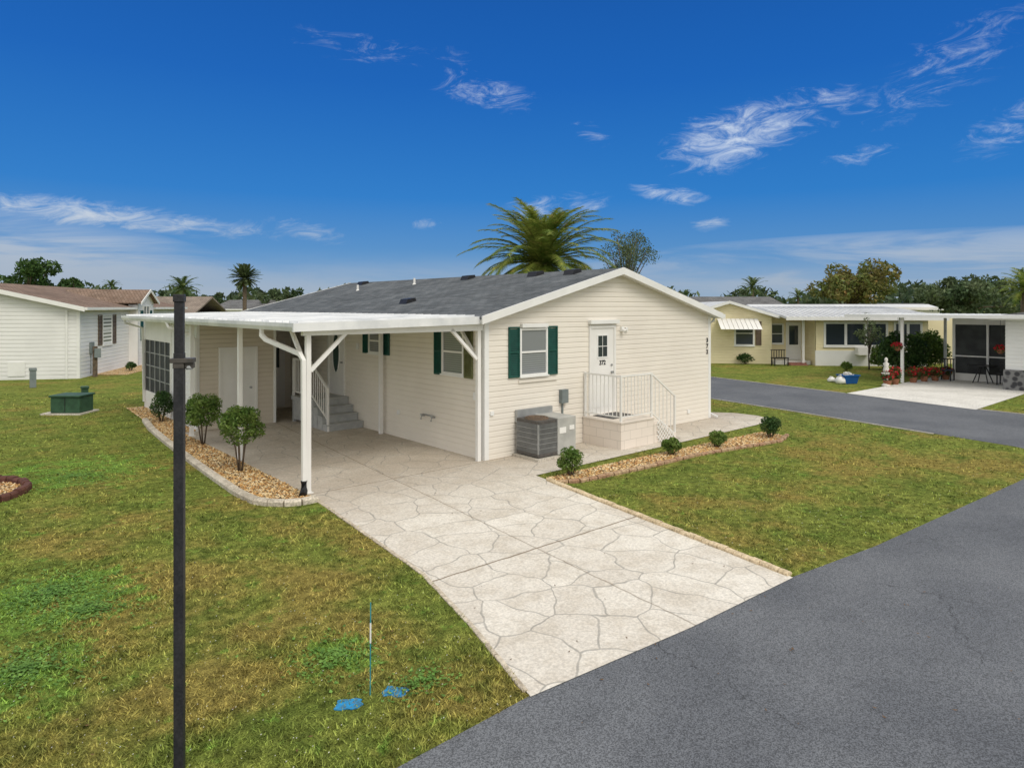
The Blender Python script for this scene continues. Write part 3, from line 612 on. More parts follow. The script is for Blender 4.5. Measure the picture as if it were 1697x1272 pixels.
for (px,py,r_,h_,lb) in((945,788,.28,.54,'low round shrub nearest the air conditioner'),(1112,754,.22,.38,'low round shrub in front of the porch steps'),(1188,741,.23,.38,'low round shrub second from the right in the mulch strip'),(1276,725,.30,.52,'low round dark shrub at the right end of the mulch strip')):
    shrub(lb,at(px,py),h_,r_,leafg if px!=1276 else leafd,n=2000,leaf=.028,low=.02)
def palm(label,base,h,R_,nf=46,nl=34,m=leafp,trunk=.25,seed=1,droop=1.0,name='palm_tree',group=None,lw=.05,top=82,span=105,ln_=.23):
    rs=random.Random(seed); x,y=base; t_=thing(name,label,'palm',(x,y,0),group)
    mb=MB(); mb.tube([(x,y,-.05),(x,y,h*.5),(x,y,h*.93),(x,y,h)],[trunk*1.2,trunk,trunk*1.0,trunk*.5],10); mb.build('trunk',bark,t_,True)
    T=[]; rach=MB()
    for k in range(nf):
        a=k*2.399963+rs.uniform(-.2,.2); f=k/nf; el=math.radians(top-span*f+rs.uniform(-7,7)); L=R_*rs.uniform(.88,1.1)*(0.85+.2*math.sin(math.pi*min(1,f*1.2)))
        dr_=droop*rs.uniform(.8,1.25)
        pts=[]; p=np.array((x,y,h)); e_=el; step=L/12
        for i in range(13):
            pts.append(p.copy()); p=p+step*np.array((math.cos(a)*math.cos(e_),math.sin(a)*math.cos(e_),math.sin(e_))); e_-=dr_*.105*(.35+i/9.)
            e_=max(e_,-1.45)
        pts=np.array(pts); rach.tube([tuple(q) for q in pts[::3]],[.03*R_/3,.022*R_/3,.015*R_/3,.008*R_/3,.003],4,False)
        side=np.array((-math.sin(a),math.cos(a),0))
        for j in range(nl):
            u=.12+.88*j/nl; q=u*12; i=min(11,int(q)); P=pts[i]+(pts[i+1]-pts[i])*(q-i); tg=pts[i+1]-pts[i]; tg/=np.linalg.norm(tg)
            ll=R_*ln_*math.sin(math.pi*(.12+.8*u))**.7*rs.uniform(.85,1.1); nz_=np.cross(side,tg); nz_=nz_*np.sign(nz_[2]+1e-6)
            for sg in(-1,1):
                dr=side*sg*.8+tg*.75+nz_*.15+np.array((0,0,-.2+rs.uniform(-.15,.15))); dr/=np.linalg.norm(dr); tip=P+dr*ll+np.array((0,0,-ll*.15))
                T.append((P-tg*lw*.5,P+tg*lw*.5,tip))
    rach.build('frond_stems',m,t_)
    fastmesh('crown',np.array(T),3,m,t_,(x,y,0)); return t_
palm('large feathery date palm rising behind the grey roof of the home',atY(899,30),5.0,3.55,110,62,leafp,.35,3,1.05,lw=.055,top=88,span=105,ln_=.16)
palm('small palm with drooping crown behind the carport roof at the far left',atY(302,75),5.1,2.1,30,18,leafp2,.18,5,.9,lw=.12)
palm('tiny distant palm above the brown roof at the left',atY(184,110),6.4,1.6,24,12,leafp2,.15,6,.9,lw=.16)
palm('slim palm above the dark far roof right of the home',atY(1247,85),5.5,2.0,26,14,leafp2,.16,8,.9,lw=.13)
palm('distant palm left of the autumn coloured tree',atY(1322,100),4.6,1.7,24,12,leafp2,.15,9,.9,lw=.15)
palm('tiny distant palm just right of the home roof',atY(1137,90),4.7,1.0,18,10,leafp2,.12,19,.9,lw=.12)
palm('large palm cut off by the right edge behind the neighbouring house',atY(1700,48),4.3,2.1,38,20,leafp,.25,10,.9,lw=.09)
palm('tall thin palm top at the right edge',atY(1693,85),7.0,1.4,22,12,leafp2,.15,11,.9,lw=.12)
palm('round topped fan palm standing alone left of centre',atY(405,62),5.7,1.5,90,22,leafgr,.18,12,.35,lw=.14,top=88,span=125)
tree('broadleaf_tree','rounded bushy green tree just left of the grey roof end','tree',atY(470,80),5.3,3.4,1.7,leafgr,2600,.24,.25,17,clumps=16)
tree('broadleaf_tree','rounded low tree right of the bushy tree, half behind the grey roof','tree',atY(530,85),4.9,3.0,1.5,hedge,1800,.24,.25,18,clumps=12)
tree('broadleaf_tree','autumn tinted green and orange tree beyond the yellow house','tree',atY(1408,85),8.6,6.2,3.2,leafo,5600,.28,.35,2,clumps=28)
tree('broadleaf_tree','wide grey green tree behind the neighbouring carport','tree',atY(1590,75),6.7,5.4,2.6,leafgr,5600,.26,.3,3,clumps=26)
tree('broadleaf_tree','sparse fine twigged tree behind the roof ridge right of the big palm','tree',atY(1035,42),8.0,1.85,2.5,leafgr,6500,.065,.16,4,clumps=34,barkm=twig,shell=.8)
tree('broadleaf_tree','dark spreading tree at the far left edge behind the brown roof','tree',atY(45,85),9.0,4.8,2.9,leafd,3600,.32,.3,5,clumps=20)
tree('broadleaf_tree','smaller dark tree right of the spreading tree at far left','tree',atY(125,88),7.2,1.9,1.9,leafd,1500,.28,.2,6)
tree('broadleaf_tree','low dark tree between the small palm and the fan palm','tree',atY(352,90),5.4,2.8,1.7,hedge,1800,.30,.2,7)
tree('broadleaf_tree','slender young tree at the corner of the yellow house','tree',at(1440,612),2.9,.75,1.0,leafgr,900,.06,.04,8,clumps=16,barkm=twig)
cl=[]
for k in range(260):
    px=-150+k*8+random.uniform(-10,10); Yd=random.uniform(120,190); hh=(4.9+1.6*math.sin(k*.37)+random.uniform(-1,1.6))*Yd/150
    if 1290<px<1700: hh*=1.1
    q=atY(px,Yd); cl.append(((q[0],q[1],hh*.5),(random.uniform(3,6),random.uniform(3,6),hh*.55)))
tag(fastmesh('treeline',leafcloud(cl,26000,.9),4,hedge),'low dark wood along the horizon','wood',None,'stuff')
# ------------------------------------------------------------ LEFT HOUSE
LF=camfr(-18.7,29.2,math.atan2(270,1120)*.9)
o=LF.p(-4.5,6,0); HL=thing('neighbour_house','white sided house with brown shingle roof at the left edge','house',o)
zr=4.2; pt=.235
def trl(z):
    k=(zr-.12-z)/pt; return (max(-9,-4.5-k),min(0,-4.5+k))
GL=Fr(LF.o,LF.d,(-LF.n[0],-LF.n[1])); SL=Fr(LF.o,LF.n,LF.d)
lap(MB(),GL,-9,0,0,zr-.13,trl,pitch=.17,th=.03).build('gable_wall',wsiding,HL)
lap(MB(),SL,0,16,0,3.04,pitch=.17,th=.03).build('side_wall',wsiding,HL)
MB().fb(LF,-.09,.034,0,3.0,-.034,.09).build('corner_trim',trim,HL)
q=LF.sub(-4.5,0); e=4.5+.35
rl=MB().extr(q,[(-e,zr-pt*e),(0,zr),(e,zr-pt*e),(e,zr-pt*e-.06),(0,zr-.06),(-e,zr-pt*e-.06)],-.35,16.3).build('roof',shb,HL)
for s_ in(-1,1): MB().extr(q,[(0,zr+.015),(s_*e,zr-pt*e+.015),(s_*e,zr-pt*e-.17),(0,zr-.17)],-.39,-.355).build('rake_board',trim,HL)
MB().extr(q,[(e,zr-pt*e+.01),(e+.1,zr-pt*e+.01),(e+.1,zr-pt*e-.11),(e,zr-pt*e-.11)],-.35,16.3).build('gutter',trim,HL)
window(HL,SL,2.6,3.7,1.35,2.65,glassb,fw=.07); shutter(HL,SL,2.0,2.5,1.3,2.72,brownsh); shutter(HL,SL,3.8,4.3,1.3,2.72,brownsh)
def trb(z):
    k=(3.95-z)/.45; return (max(0,1.3-k),min(2.6,1.3+k))
lap(MB(),Fr(LF.p(.45,6.2,0)[:2],LF.n,LF.d),0,2.6,0,3.94,trb,pitch=.17).build('bay_wall',wsiding,HL)
MB().fb(LF,.0,.45,0,3.2,6.2,6.22).build('bay_side',wsiding,HL)
MB().extr(Fr(LF.p(0,7.5,0)[:2],LF.n,LF.d),[(-1.55,3.32),(0,4.02),(1.55,3.32),(1.55,3.26),(0,3.95),(-1.55,3.26)],-3.4,.68).build('bay_roof',shb,HL)
for s_ in(-1,1): MB().extr(Fr(LF.p(0,7.5,0)[:2],LF.n,LF.d),[(0,4.04),(s_*1.57,3.335),(s_*1.57,3.2),(0,3.9)],.685,.72).build('bay_rake_board',trim,HL)
bw=Fr(LF.p(.45,6.2,0)[:2],LF.n,LF.d); window(HL,bw,.85,1.75,1.2,3.1,glassb,fw=.07,mull=1); shutter(HL,bw,.35,.75,1.3,2.9,greenp); shutter(HL,bw,1.85,2.25,1.3,2.9,greenp)
window(HL,SL,11,12.2,1.3,2.6,glassb,fw=.07)
MB().fb(GL,-2.7,-2.05,.15,.75,.032,.06).build('crawl_hatch',trim,HL); MB().fb(SL,1.0,1.35,1.0,1.5,.032,.12).fb(SL,1.15,1.2,.1,1.0,.032,.05).build('electric_meter',greym,HL)
MB().fb(GL,-.5,-.42,0,2.95,.032,.09).build('downspout',trim,HL)
lb_=[LF.p(a,b_,0)[:2] for a,b_ in((.0,1.5),(1.5,1.2),(1.7,6),(2.2,9.5),(.5,9.5),(0,6))]
sheet('house_gravel_bed',lb_,.012,m_grav)
for k,(a,b_,lab) in enumerate(((1.0,3.3,'small potted shrub below the brown shuttered window'),(1.1,5.6,'small round plant in front of the white bay'))):
    shrub(lab,LF.p(a,b_,0)[:2],.5,.28,leafd,n=500,leaf=.05)
# ------------------------------------------------------------ far simple houses
def farhouse(label,X_,Y_,ang,w,d,hh,zr,wm,rm,nwin=3,name='distant_house'):
    fr=camfr(X_,Y_,ang); o=fr.p(w/2,d/2,0); t_=thing(name,label,'house',o)
    MB().fb(fr,0,w,0,hh,0,d).build('wall',wm,t_)
    MB().extr(Fr(fr.p(0,d/2,0)[:2],fr.n,fr.d),[(-d/2-.35,hh-.05),(0,zr),(d/2+.35,hh-.05),(d/2+.35,hh-.15),(0,zr-.12),(-d/2-.35,hh-.15)],-.35,w+.35).build('roof',rm,t_)
    MB().fb(fr,-.35,w+.35,hh-.2,hh-.06,-.42,-.36).build('fascia',trim,t_)
    ff=Fr(fr.o,fr.d,(-fr.n[0],-fr.n[1]))
    for k in range(nwin):
        a=w*(k+.6)/nwin; window(t_,ff,a-.5,a+.3,1.1,2.1,glass)
    MB().fb(ff,w*.48-.4,w*.48+.4,.1,2.1,.0,.04).build('door',white,t_); return t_
farhouse('house with low tan roof behind the white bay at the left',-27.8,46,.15,5.6,8,2.7,3.85,wsiding,shtan,2)
farhouse('pale far house with low grey roof behind the carport',-33.5,76,-.1,5.5,8,2.9,3.9,wsiding,shd,2)
farhouse('small white gabled far house left of the grey roof end',-29,88,.5,7,7,2.8,4.2,wsiding,shd,2)
farhouse('far house with dark grey roof behind the yellow house',16.5,66,.1,11,9,2.9,4.15,ysiding,shd)
farhouse('far white house near the horizon right of the autumn tree',50,98,0,12,8,2.8,3.6,wsiding,shd)
# ------------------------------------------------------------ YELLOW HOUSE
YF=camfr(16.0,35.6,-.10); YH=thing('yellow_house','pale yellow house with white roof, sunroom windows and front porch across the street','house',YF.p(1,4,0))
YG=Fr(YF.o,YF.d,(-YF.n[0],-YF.n[1]))
lap(MB(),YG,0,5.6,.80,2.55,pitch=.15).build('sunroom_wall',ysiding,YH)
MB().fb(YG,-.02,5.62,0,.80,-.05,.03).build('sunroom_base',wsiding,YH)
lap(MB(),Fr(YF.o,YF.n,(-YF.d[0],-YF.d[1])),0,1.8,.0,2.55,pitch=.15).build('sunroom_side',ysiding,YH)
yb=YF.sub(0,1.8); YB=Fr(yb.o,yb.d,(-yb.n[0],-yb.n[1]))
lap(MB(),YB,-2.0,0,0,2.6,pitch=.15).build('front_wall',ysiding,YH)
yw=YF.sub(0,.9); YW=Fr(yw.o,yw.d,(-yw.n[0],-yw.n[1]))
def trw(z):
    k=(3.28-z)/.3; return (max(-6.5,-4.3-k),min(-2.0,-4.3+k))
lap(MB(),YW,-6.5,-2.0,0,3.27,trw,pitch=.15).build('wing_wall',ysiding,YH)
MB().fb(YF,-2.02,-2.0,0,2.55,.92,1.8).build('wing_side',ysiding,YH)
qq=YF.sub(-4.3,.9)
MB().extr(qq,[(-2.6,2.60),(0,3.40),(2.6,2.60),(2.6,2.52),(0,3.32),(-2.6,2.52)],-.35,8.5).build('wing_roof',shw,YH)
for s_ in(-1,1): MB().extr(qq,[(0,3.42),(s_*2.62,2.615),(s_*2.62,2.46),(0,3.27)],-.39,-.355).build('rake_board',trim,YH)
MB().fb(YF,-1.99,9,0,2.55,1.9,9.4).build('body_wall',ysiding,YH)
window(YH,YG,.5,3.5,1.10,2.20,glass,False,.11,2); window(YH,YG,4.0,5.2,1.10,2.20,glass,False,.11,1)
MB().fb(YG,1.95,2.6,.60,.98,.04,.5).build('window_air_conditioner',white,YH)
window(YH,YW,-3.9,-3.0,1.05,2.25,glass,True,.09)
shutter(YH,YW,-2.86,-2.55,1.0,2.30,brownsh)
mb=MB()
for k in range(9): a=-4.9+k*.24; mb.add([YW.p(a,.05,2.45),YW.p(a+.21,.05,2.45),YW.p(a+.21,1.1,1.9),YW.p(a,1.1,1.9)],[(0,1,2,3)]).add([YW.p(a+.21,.05,2.45),YW.p(a+.24,.05,2.42),YW.p(a+.24,1.1,1.87),YW.p(a+.21,1.1,1.9)],[(0,1,2,3)])
mb.build('awning',white,YH)
D=MB().fb(YB,-1.0,-.2,.2,2.25,.02,.06).build('door',white,YH); MB().fb(YB,-.84,-.36,1.0,2.05,.061,.068).build('door_window',glass,D)
window(YH,YB,-1.75,-1.2,1.1,2.1,glass,True,.07)
MB().fb(YF,-1.95,-.1,0,.20,.5,1.75).build('porch_floor',concw,YH)
for k in range(2): MB().fb(YF,-1.3,-.4,0,.20-.08*(k+1)+.0,.5-.3*(k+1),.5-.3*k-.002).build('brick_step',brickred,YH)
MB().fb(YF,-.60,-.48,.0,2.45,.25,.37).build('porch_post',white,YH)
mb=MB(); mb.extr(Fr(YF.p(-1.7,0,0)[:2],YF.n,YF.d),[(-.7,2.56),(4,2.98),(6.5,3.1),(6.5,3.0),(4,2.88),(-.7,2.46)],0,7.9)
for k in range(26): mb.extr(Fr(YF.p(-1.65+k*.305,0,0)[:2],YF.n,YF.d),[(-.7,2.562),(4,2.982),(6.5,3.102),(6.5,3.13),(4,3.01),(-.7,2.59)],0,.03)
mb.build('flat_roof',shw,YH)
MB().extr(Fr(YF.p(-1.7,0,0)[:2],YF.n,YF.d),[(6.4,3.06),(7.6,3.25),(10,2.6),(10,2.5),(7.6,3.1),(6.4,2.9)],0,11).build('rear_roof',shw,YH)
MB().fb(YF,-1.72,6.25,2.40,2.58,-.78,-.705).build('front_fascia',trim,YH)
shrub('green shrub under the awning of the yellow house',at(1210,600),.95,.75,leafg,n=1200,leaf=.07)
shrub('yellow and red croton bush by the yellow house porch',at(1258,601),1.05,.5,leafy,n=900,leaf=.07)
shrub('low rounded shrub left of the yellow house porch',at(1235,603),.6,.5,leafd,n=700,leaf=.06)
shrub('small shrub below the sunroom windows',at(1402,614),.45,.3,leafg,n=500,leaf=.06)
shrub('large dark green bush beside the neighbouring carport post',at(1497,622),2.1,1.1,leafd,n=4200,leaf=.08)
shrub('second green bush behind the neighbouring carport post',at(1535,616),2.1,1.05,leafg,n=3400,leaf=.08)
shrub('rounded green bush at the right end of the sunroom windows',at(1463,612),1.3,.7,leafg,n=1500,leaf=.07)
def flowers(label,base,h,r_,n=240):
    x,y=base; t_=thing('flowering_plant',label,'plant',(x,y,0),'red flowering plants by the neighbouring carport')
    MB().lathe((x,y,0),[(.11,0),(.16,.22),(.17,.24),(.14,.24)],12).build('pot',potm,t_)
    fastmesh('leaves',leafcloud([((x,y,h*.6),(r_,r_,h*.36))],n,.06),4,leafd,t_,(x,y,0))
    fastmesh('blooms',leafcloud([((x,y,h*.68),(r_*1.02,r_*1.02,h*.32))],n//2,.055),4,redf,t_,(x,y,0))
for k,(px,py,h_,r_,lb) in enumerate(((1470,640,.68,.22,'red flowers left of the neighbouring carport post'),(1483,637,.74,.22,'red flowers against the neighbouring carport post'),(1513,634,.68,.26,'red flowers right of the neighbouring carport post'),(1531,632,.6,.28,'red flowers in the middle of the row by the carport'),(1549,631,.62,.28,'red flowers second from the right in the carport row'),(1567,629,.58,.26,'red flowers at the right end of the carport row'))): flowers(lb,at(px,py),h_,r_)
b0=camfr((1283-848)*35.2/F,35.2,.1); t_=thing('porch_bench','small dark metal bench in front of the yellow house porch','bench',b0.p(.4,.2,0))
MB().fb(b0,0,.8,.40,.44,0,.42).build('seat',black,t_); mb=MB().fb(b0,0,.8,.80,.84,.40,.44)
for k in range(6): mb.fb(b0,.03+k*.14,.06+k*.14,.44,.80,.41,.43)
mb.build('backrest',black,t_)
for a in(.02,.74):
    for d in(.02,.38): MB().fb(b0,a,a+.04,0,.40,d,d+.04).build('leg',black,t_)
bb=camfr((1405-848)*27.3/F,27.3,.2); t_=thing('recycling_bin','blue open recycling bin holding papers on the far verge','bin',bb.p(0,0,0))
mb=MB(); mb.add([bb.p(a,d,z) for z,k in((.01,.24),(.34,.30)) for a,d in((-k*1.1,-k*.8),(k*1.1,-k*.8),(k*1.1,k*.8),(-k*1.1,k*.8))],[(0,1,2,3),(0,1,5,4),(1,2,6,5),(2,3,7,6),(3,0,4,7)]); mb.build('tub',M('blue_bin',(.01,.09,.30)),t_)
MB().fb(bb,-.36,.36,.32,.36,-.27,-.24).fb(bb,-.36,.36,.32,.36,.24,.27).fb(bb,-.36,-.33,.32,.36,-.239,.239).fb(bb,.33,.36,.32,.36,-.239,.239).build('rim',M('blue_rim',(.01,.11,.36)),t_)
fastmesh('papers',leafcloud([(bb.p(0,0,.33),(.22,.18,.10))],40,.12),4,white,t_,tuple(bb.p(0,0,0)))
def bag(fr,label,r_,h_):
    t_=MB(); c0=fr.p(0,0,0)
    prof=[(.02,0),(r_*.9,.01),(r_*1.05,h_*.35),(r_*.8,h_*.7),(r_*.25,h_*.9),(r_*.35,h_)]
    t_.lathe((0,0,0),prof,14); rs=random.Random(int(r_*1000)); t_.v=[(a+rs.uniform(-.03,.03),b_+rs.uniform(-.03,.03),max(0,c_+rs.uniform(-.02,.02))) for a,b_,c_ in t_.v]
    t_.v=[(a+c0[0],b_+c0[1],c_) for a,b_,c_ in t_.v]; o=t_.build('waste_bag',white,None,True,loc=c0); tag(o,label,'bag')
bag(camfr((1391-848)*27.3/F,27.2),'white plastic bag left of the blue bin',.20,.36)
bag(camfr((1383-848)*27.6/F,27.9),'small white bag lying farthest left of the blue bin',.15,.22)
sx,sy=at(1468,640); t_=thing('garden_statue','small pale garden statue on a pedestal left of the carport post','statue',(sx,sy,0)); 
MB().lathe((sx,sy,0),[(.16,0),(.16,.06),(.09,.12),(.08,.42),(.17,.5),(.17,.53)],14).build('pedestal',concw,t_,True)
MB().lathe((sx,sy,.53),[(.10,0),(.11,.12),(.08,.25),(.11,.36),(.04,.42),(.065,.48),(.06,.55),(.01,.6)],12).build('figure',concw,t_,True)
# ------------------------------------------------------------ NEIGHBOUR B
NB=thing('neighbour_house','grey white house with dark stone base cut off by the right edge','house',(27,-10,0))
BW=Fr((22,0),(0,1),(-1,0)); 
lap(MB(),BW,-16,-3.6,.75,2.75,pitch=.14).build('front_wall',wsiding,NB)
lap(MB(),Fr((0,-3.6),(1,0),(0,1)),22,32,0,2.75,pitch=.14).build('side_wall',wsiding,NB)
m_st,t,b=newmat('dark_stone',.8,.3); p=t.pos(); v=t.new('ShaderNodeTexVoronoi'); t.l.new(p,v.inputs['Vector']); v.inputs['Scale'].default_value=5
t.l.new(t.mix(t.ramp(v.outputs['Distance'],.3,.6),(.05,.05,.055,1),(.2,.2,.2,1)),b.inputs['Base Color']); setbump(t,b,v.outputs['Distance'],-1,.05)
MB().box(21.9,22.05,-16,-3.55,0,.76).build('stone_base',m_st,NB)
MB().extr(Fr((0,-9.8),(0,1),(1,0)),[(-6.6,2.75),(0,3.7),(6.6,2.75),(6.6,2.62),(0,3.58),(-6.6,2.62)],21.6,33).build('roof',shd,NB)
MB().box(21.5,21.57,-16.4,-3.2,2.60,2.80).build('fascia',trim,NB)
sw=MB().box(24.5,24.56,-3.58,-1.2,.0,.3).box(24.5,24.56,-3.58,-1.2,2.35,2.6).box(24.49,24.57,-1.25,-1.15,0,2.6).box(24.49,24.57,-2.45,-2.37,.3,2.35).box(24.5,24.56,-3.58,-1.2,1.0,1.05).build('screen_room_frame',white,NB)
MB().box(24.57,24.6,-3.58,-1.2,.1,2.55).build('screen',screen,sw); MB().box(24.62,30,-1.2,-1.15,0,2.6).build('screen_room_wall',wsiding,NB)
CB=thing('carport','white flat carport roof on thin posts beside the neighbouring grey white house','carport',(24,-1,0))
mb=MB().box(21.2,27.5,-4.6,1.9,2.70,2.76)
for k in range(20): mb.box(21.25,27.4,-4.5+k*.33,-4.46+k*.33,2.76,2.785)
mb.build('roof_panel',alum,CB); MB().box(21.12,21.2,-4.6,1.9,2.66,2.78).build('fascia',trim,CB)
for x,y in((21.6,-.2),(26.8,-.2),(26.8,1.7)): MB().box(x-.05,x+.05,y-.05,y+.05,0,2.70).build('post',white,CB)
for k,(x,y,lb) in enumerate(((21.5,-.05,'hanging basket of red flowers on the left carport post'),(22.6,-3.3,'hanging basket of red flowers by the stone based house'))):
    t_=thing('hanging_basket',lb,'basket',(x,y,1.3)); 
    MB().lathe((x,y,1.3),[(.06,0),(.15,.10),(.17,.16),(.15,.16)],12).build('pot',potm,t_)
    MB().tube([(x,y,1.45),(x,y,2.70)],.006,4).build('hanger',black,t_)
    fastmesh('blooms',leafcloud([((x,y,1.52),(.22,.22,.13))],160,.05),4,redf,t_,(x,y,1.3)); fastmesh('leaves',leafcloud([((x,y,1.46),(.22,.22,.12))],160,.05),4,leafd,t_,(x,y,1.3))
t_=thing('patio_table','dark patio table in front of the neighbouring screen room','table',(23.9,-2.4,0)); MB().lathe((23.9,-2.4,.70),[(.5,0),(.5,.03)],20).build('top',black,t_)
for k in range(4): MB().tube([(23.9+.38*math.cos(k*1.57+.7),-2.4+.38*math.sin(k*1.57+.7),.01),(23.9+.1*math.cos(k*1.57+.7),-2.4+.1*math.sin(k*1.57+.7),.7)],.02,6).build('leg',black,t_)
def chair(fr,label):
    t_=thing('patio_chair',label,'chair',fr.p(.25,.25,0)); MB().fb(fr,0,.5,.42,.46,0,.5).build('seat',black,t_)
    mb=MB().fb(fr,0,.5,.88,.92,.46,.5)
    for k in range(5): mb.fb(fr,.02+k*.11,.05+k*.11,.46,.88,.465,.49)
    mb.build('backrest',black,t_)
    for a in(.0,.46):
        for d in(.0,.46): MB().fb(fr,a,a+.04,.01,.42,d,d+.04).build('leg',black,t_)
chair(Fr((23.6,-1.35),(0,1),(1,0)),'dark patio chair left of the patio table'); chair(Fr((23.5,-3.45),(0,1),(1,0)),'dark patio chair right of the patio table')
# ------------------------------------------------------------ lamp post
lx,ly=cw(-2.165,4.4); LP=thing('lamp_post','tall thin black square lamp post in the left foreground lawn','lamp post',(lx,ly,0))
q=camfr(-2.165,4.4,.22)
MB().fb(q,-.030,.030,-.02,2.80,-.030,.030).build('post',postm,LP,bev=.003)
MB().fb(q,-.034,.034,2.70,2.733,-.034,.034).fb(q,-.05,.090,2.735,2.765,-.04,.05).fb(q,.036,.09,2.70,2.733,-.02,.02).build('collar',M('bronze_collar',(.06,.055,.05),(.09,.08,.07),20,.5),LP,bev=.003)
MB().fb(q,-.027,.027,2.80,3.13,-.027,.027).build('upper_sleeve',postm,LP,bev=.003)
MB().fb(q,-.033,.033,3.13,3.18,-.033,.033).build('cap',postm,LP,bev=.004)
MB().lathe(q.p(.06,0,2.69),[(.02,0),(.026,.012),(.02,.03)],10).build('light_sensor',galv,LP)
# ------------------------------------------------------------ utilities
gx,gy=at(107,687); gq=Fr((gx,gy),(CT,-ST),(ST,CT)); t_=thing('transformer_box','green metal utility box on a pad in the left lawn','utility box',(gx,gy,0))
MB().fb(gq,-.65,.50,0,.04,-.10,.80).build('pad',conc,t_)
MB().extr(gq,[(-.42,.045),(.42,.045),(.42,.50),(-.42,.50)],0,.65).build('cabinet',greenbox,t_,bev=.02)
MB().fb(gq,-.45,.45,.50,.555,-.05,.70).build('lid',greenbox,t_,bev=.02); MB().fb(gq,-.008,.008,.08,.49,-.008,-.001).build('door_seam',black,t_)
for (px,py,w_,h_,m_,lb) in((140,668,.09,.55,greenbox,'thin green utility pedestal beside the green utility box'),(54,642,.10,.75,greym,'small grey utility pedestal near the white house wall')):
    x,y=at(px,py); t_=thing('utility_pedestal',lb,'pedestal',(x,y,0)); MB().box(x-w_,x+w_,y-w_,y+w_,0,h_*.85).build('body',m_,t_,bev=.01); MB().box(x-w_-.02,x+w_+.02,y-w_-.02,y+w_+.02,h_*.85,h_).build('cap',m_,t_,bev=.02)
x,y=at(157,624); t_=thing('meter_post','brown wooden meter post at the corner of the white house','post',(x,y,0)); MB().box(x-.09,x+.09,y-.06,y+.06,0,1.35).build('post',bark,t_); MB().box(x-.05,x+.2,y-.2,y-.061,.85,1.25).build('meter_box',greym,t_,bev=.01)
def plate(px,py,a,label,seed):
    x,y=at(px,py); rs=random.Random(seed); t_=MB()
    pts=[(u*.105,v*.075) for u,v in((-1,-.7),(-.5,-1),(-.1,-.8),(.3,-1.05),(.8,-.75),(1.05,-.3),(.85,.2),(.95,.6),(.5,1),(.1,.8),(-.4,1),(-.9,.75),(-.8,.1))]
    c_,s_=math.cos(a),math.sin(a); P=[(x+(u+rs.uniform(-.012,.012))*c_-(v+rs.uniform(-.01,.01))*s_,y+u*s_+v*c_) for u,v in pts]; n=len(P)
    t_.add([(a_,b_,0) for a_,b_ in P]+[(a_,b_,.008) for a_,b_ in P],[tuple(range(n-1,-1,-1)),tuple(range(n,2*n))]+[(i,(i+1)%n,(i+1)%n+n,i+n) for i in range(n)])
    o=t_.build('blue_utility_cover',bluep,None,loc=(x,y,0)); tag(o,label,'utility cover')  # flat blue utility cover lying in the lawn
plate(577,1167,-.55,'flat blue utility cover in the lawn, left of the pair',1); plate(654,1146,-1.0,'flat blue utility cover in the lawn, right of the pair',2)
x,y=at(613,1152); t_=thing('marker_rod','thin teal marker rod standing by the blue utility covers','marker',(x,y,0)); MB().tube([(x,y,0),(x+.004,y,.74)],.005,8).build('rod',teal,t_); MB().tube([(x+.002,y,.42),(x+.003,y,.58)],.007,8).build('band',white,t_)
# ------------------------------------------------------------ camera, world, sun
head=math.atan2(ST,CT)
cam=bpy.data.cameras.new('camera'); co=bpy.data.objects.new('camera',cam); COL.objects.link(co); co.location=CAM; co.rotation_euler=(math.pi/2,0,-head)
cam.sensor_width=36; cam.lens=36*F/1697; cam.shift_y=-(636-HY)/1697; cam.clip_end=3000; cam.clip_start=.05; sc.camera=co
wd=bpy.data.worlds.new('World'); sc.world=wd; wd.use_nodes=True; t=NT(wd.node_tree); bg=wd.node_tree.nodes['Background']
SE=R(50); sunaz=head+R(180-40)
sky=t.new('ShaderNodeTexSky',sky_type='NISHITA'); sky.sun_disc=False; sky.sun_elevation=SE; sky.sun_rotation=sunaz; sky.dust_density=.3; sky.ozone_density=3
tc=t.new('ShaderNodeTexCoord').outputs['Generated']
rot=t.new('ShaderNodeVectorRotate',rotation_type='Z_AXIS'); t.l.new(tc,rot.inputs['Vector']); rot.inputs['Angle'].default_value=head
s=t.sep(rot.outputs[0]); az=t.m('ARCTAN2',s[0],s[1]); el=t.m('ARCSINE',s[2])
cmb=t.new('ShaderNodeCombineXYZ'); t.l.new(t.m('MULTIPLY_ADD',el,-.5,az),cmb.inputs[0]); t.l.new(t.m('MULTIPLY',el,2.8),cmb.inputs[1])
cm2=t.new('ShaderNodeCombineXYZ'); t.l.new(az,cm2.inputs[0]); t.l.new(t.m('MULTIPLY',el,7.0),cm2.inputs[1])
nz=t.noise(cmb.outputs[0],14,9,.72,1.6); nw=t.noise(cmb.outputs[0],4.5,3,.6,.4); nl_=t.noise(cm2.outputs[0],3.2,6,.62,.6)
def cloud(px,py,rx,ry,st,rt=0):
    a0=math.atan((px-848)/F); e0=math.atan((HY-py)/math.hypot(F,px-848)); c_,s_=math.cos(R(rt)),math.sin(R(rt))
    da=t.m('SUBTRACT',az,a0); de=t.m('SUBTRACT',el,e0)
    u=t.m('ADD',t.m('MULTIPLY',da,c_*F/rx),t.m('MULTIPLY',de,s_*F/rx)); v=t.m('ADD',t.m('MULTIPLY',da,-s_*F/ry),t.m('MULTIPLY',de,c_*F/ry))
    g=t.m('SUBTRACT',1,t.m('ADD',t.m('MULTIPLY',u,u),t.m('MULTIPLY',v,v)),clamp=True)
    return t.m('MULTIPLY',g,st)
tot=None
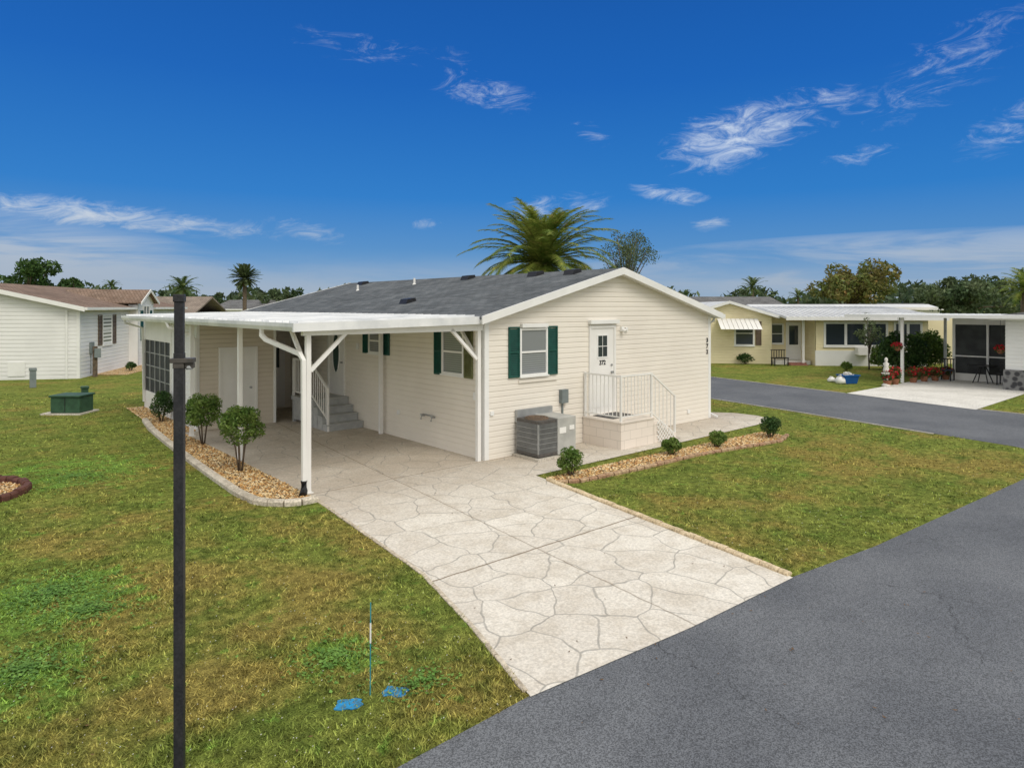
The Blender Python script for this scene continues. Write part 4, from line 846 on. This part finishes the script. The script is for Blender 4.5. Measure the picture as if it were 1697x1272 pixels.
for c_ in ((1225,225,160,60,.95,14),(170,358,300,26,1.0,-3),(300,370,130,20,.9,-5),(1550,120,190,56,.46,25),(1680,210,90,34,.62,20),(1390,162,50,26,.65,0),(800,152,120,34,.6,-12),(620,82,190,26,.5,-3),(1105,322,80,20,.85,-8),(1420,258,80,18,.65,12),(920,345,120,28,.78,5),(708,372,34,14,.75,0),(505,382,80,22,.7,-10),(1172,372,44,14,.75,5),(980,222,50,24,.5,-30)):
    g=cloud(*c_); tot=g if tot is None else t.m('MAXIMUM',tot,g)
al=t.m('MULTIPLY',t.ramp(t.m('MULTIPLY_ADD',tot,.36,nz),.60,1.06),t.m('POWER',tot,.5))
al=t.m('MULTIPLY',al,.95)
bank=None
for c_ in ((20,440,430,85,1.0,-9),(1500,450,520,60,.95,0),(1080,455,240,30,.6,0),(600,470,300,30,.5,0)):
    g=cloud(*c_); bank=g if bank is None else t.m('MAXIMUM',bank,g)
low=t.m('MULTIPLY',t.m('POWER',bank,.6),t.ramp(nl_,.36,.60,.08,.85)); al=t.m('MAXIMUM',al,low)
low2=t.m('MULTIPLY',t.ramp(el,R(5.0),R(.5)),t.ramp(nl_,.30,.60,.3,.8)); al=t.m('MAXIMUM',al,low2)
high=t.m('MULTIPLY',t.ramp(el,R(25),R(37)),t.ramp(nw,.3,.6,.8,1.0)); al=t.m('MAXIMUM',al,high)
back_fill=t.m('MULTIPLY',t.ramp(t.m('ABSOLUTE',az),R(60),R(95)),t.ramp(nw,.3,.6,.75,.95)); al=t.m('MAXIMUM',al,back_fill)  # unseen bright cloud behind the camera, added to fill-light the facades
rp=t.new('ShaderNodeValToRGB'); t.l.new(t.m('DIVIDE',el,R(30),clamp=True),rp.inputs[0]); e=rp.color_ramp.elements
e[0].position=0; e[0].color=(.22,.38,.57,1); e[1].position=1; e[1].color=(.002,.078,.365,1)
for ps,cx in((.13,(.085,.27,.57,1)),(.30,(.012,.19,.58,1)),(.6,(.002,.12,.49,1))): q=e.new(ps); q.color=cx
x10=t.vm('SCALE',rp.outputs[0]); t.n[-1].inputs['Scale'].default_value=10.0
base=t.mix(.08,x10,sky.outputs[0])
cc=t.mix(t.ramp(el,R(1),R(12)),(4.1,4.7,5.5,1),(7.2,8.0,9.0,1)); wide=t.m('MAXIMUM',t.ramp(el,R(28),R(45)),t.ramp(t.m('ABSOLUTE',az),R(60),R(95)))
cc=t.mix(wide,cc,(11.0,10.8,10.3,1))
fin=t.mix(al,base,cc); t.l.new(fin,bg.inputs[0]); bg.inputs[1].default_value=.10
sl=bpy.data.lights.new('sun','SUN'); sl.energy=1.55; sl.angle=R(28); sl.color=(1,.935,.83); so=bpy.data.objects.new('sun',sl); COL.objects.link(so); so.location=(0,0,30)
d=(math.sin(sunaz)*math.cos(SE),math.cos(sunaz)*math.cos(SE),math.sin(SE))
so.rotation_euler=Vector(d).to_track_quat('Z','Y').to_euler()
sc.view_settings.view_transform='Standard'; sc.view_settings.look='None'; sc.view_settings.exposure=0
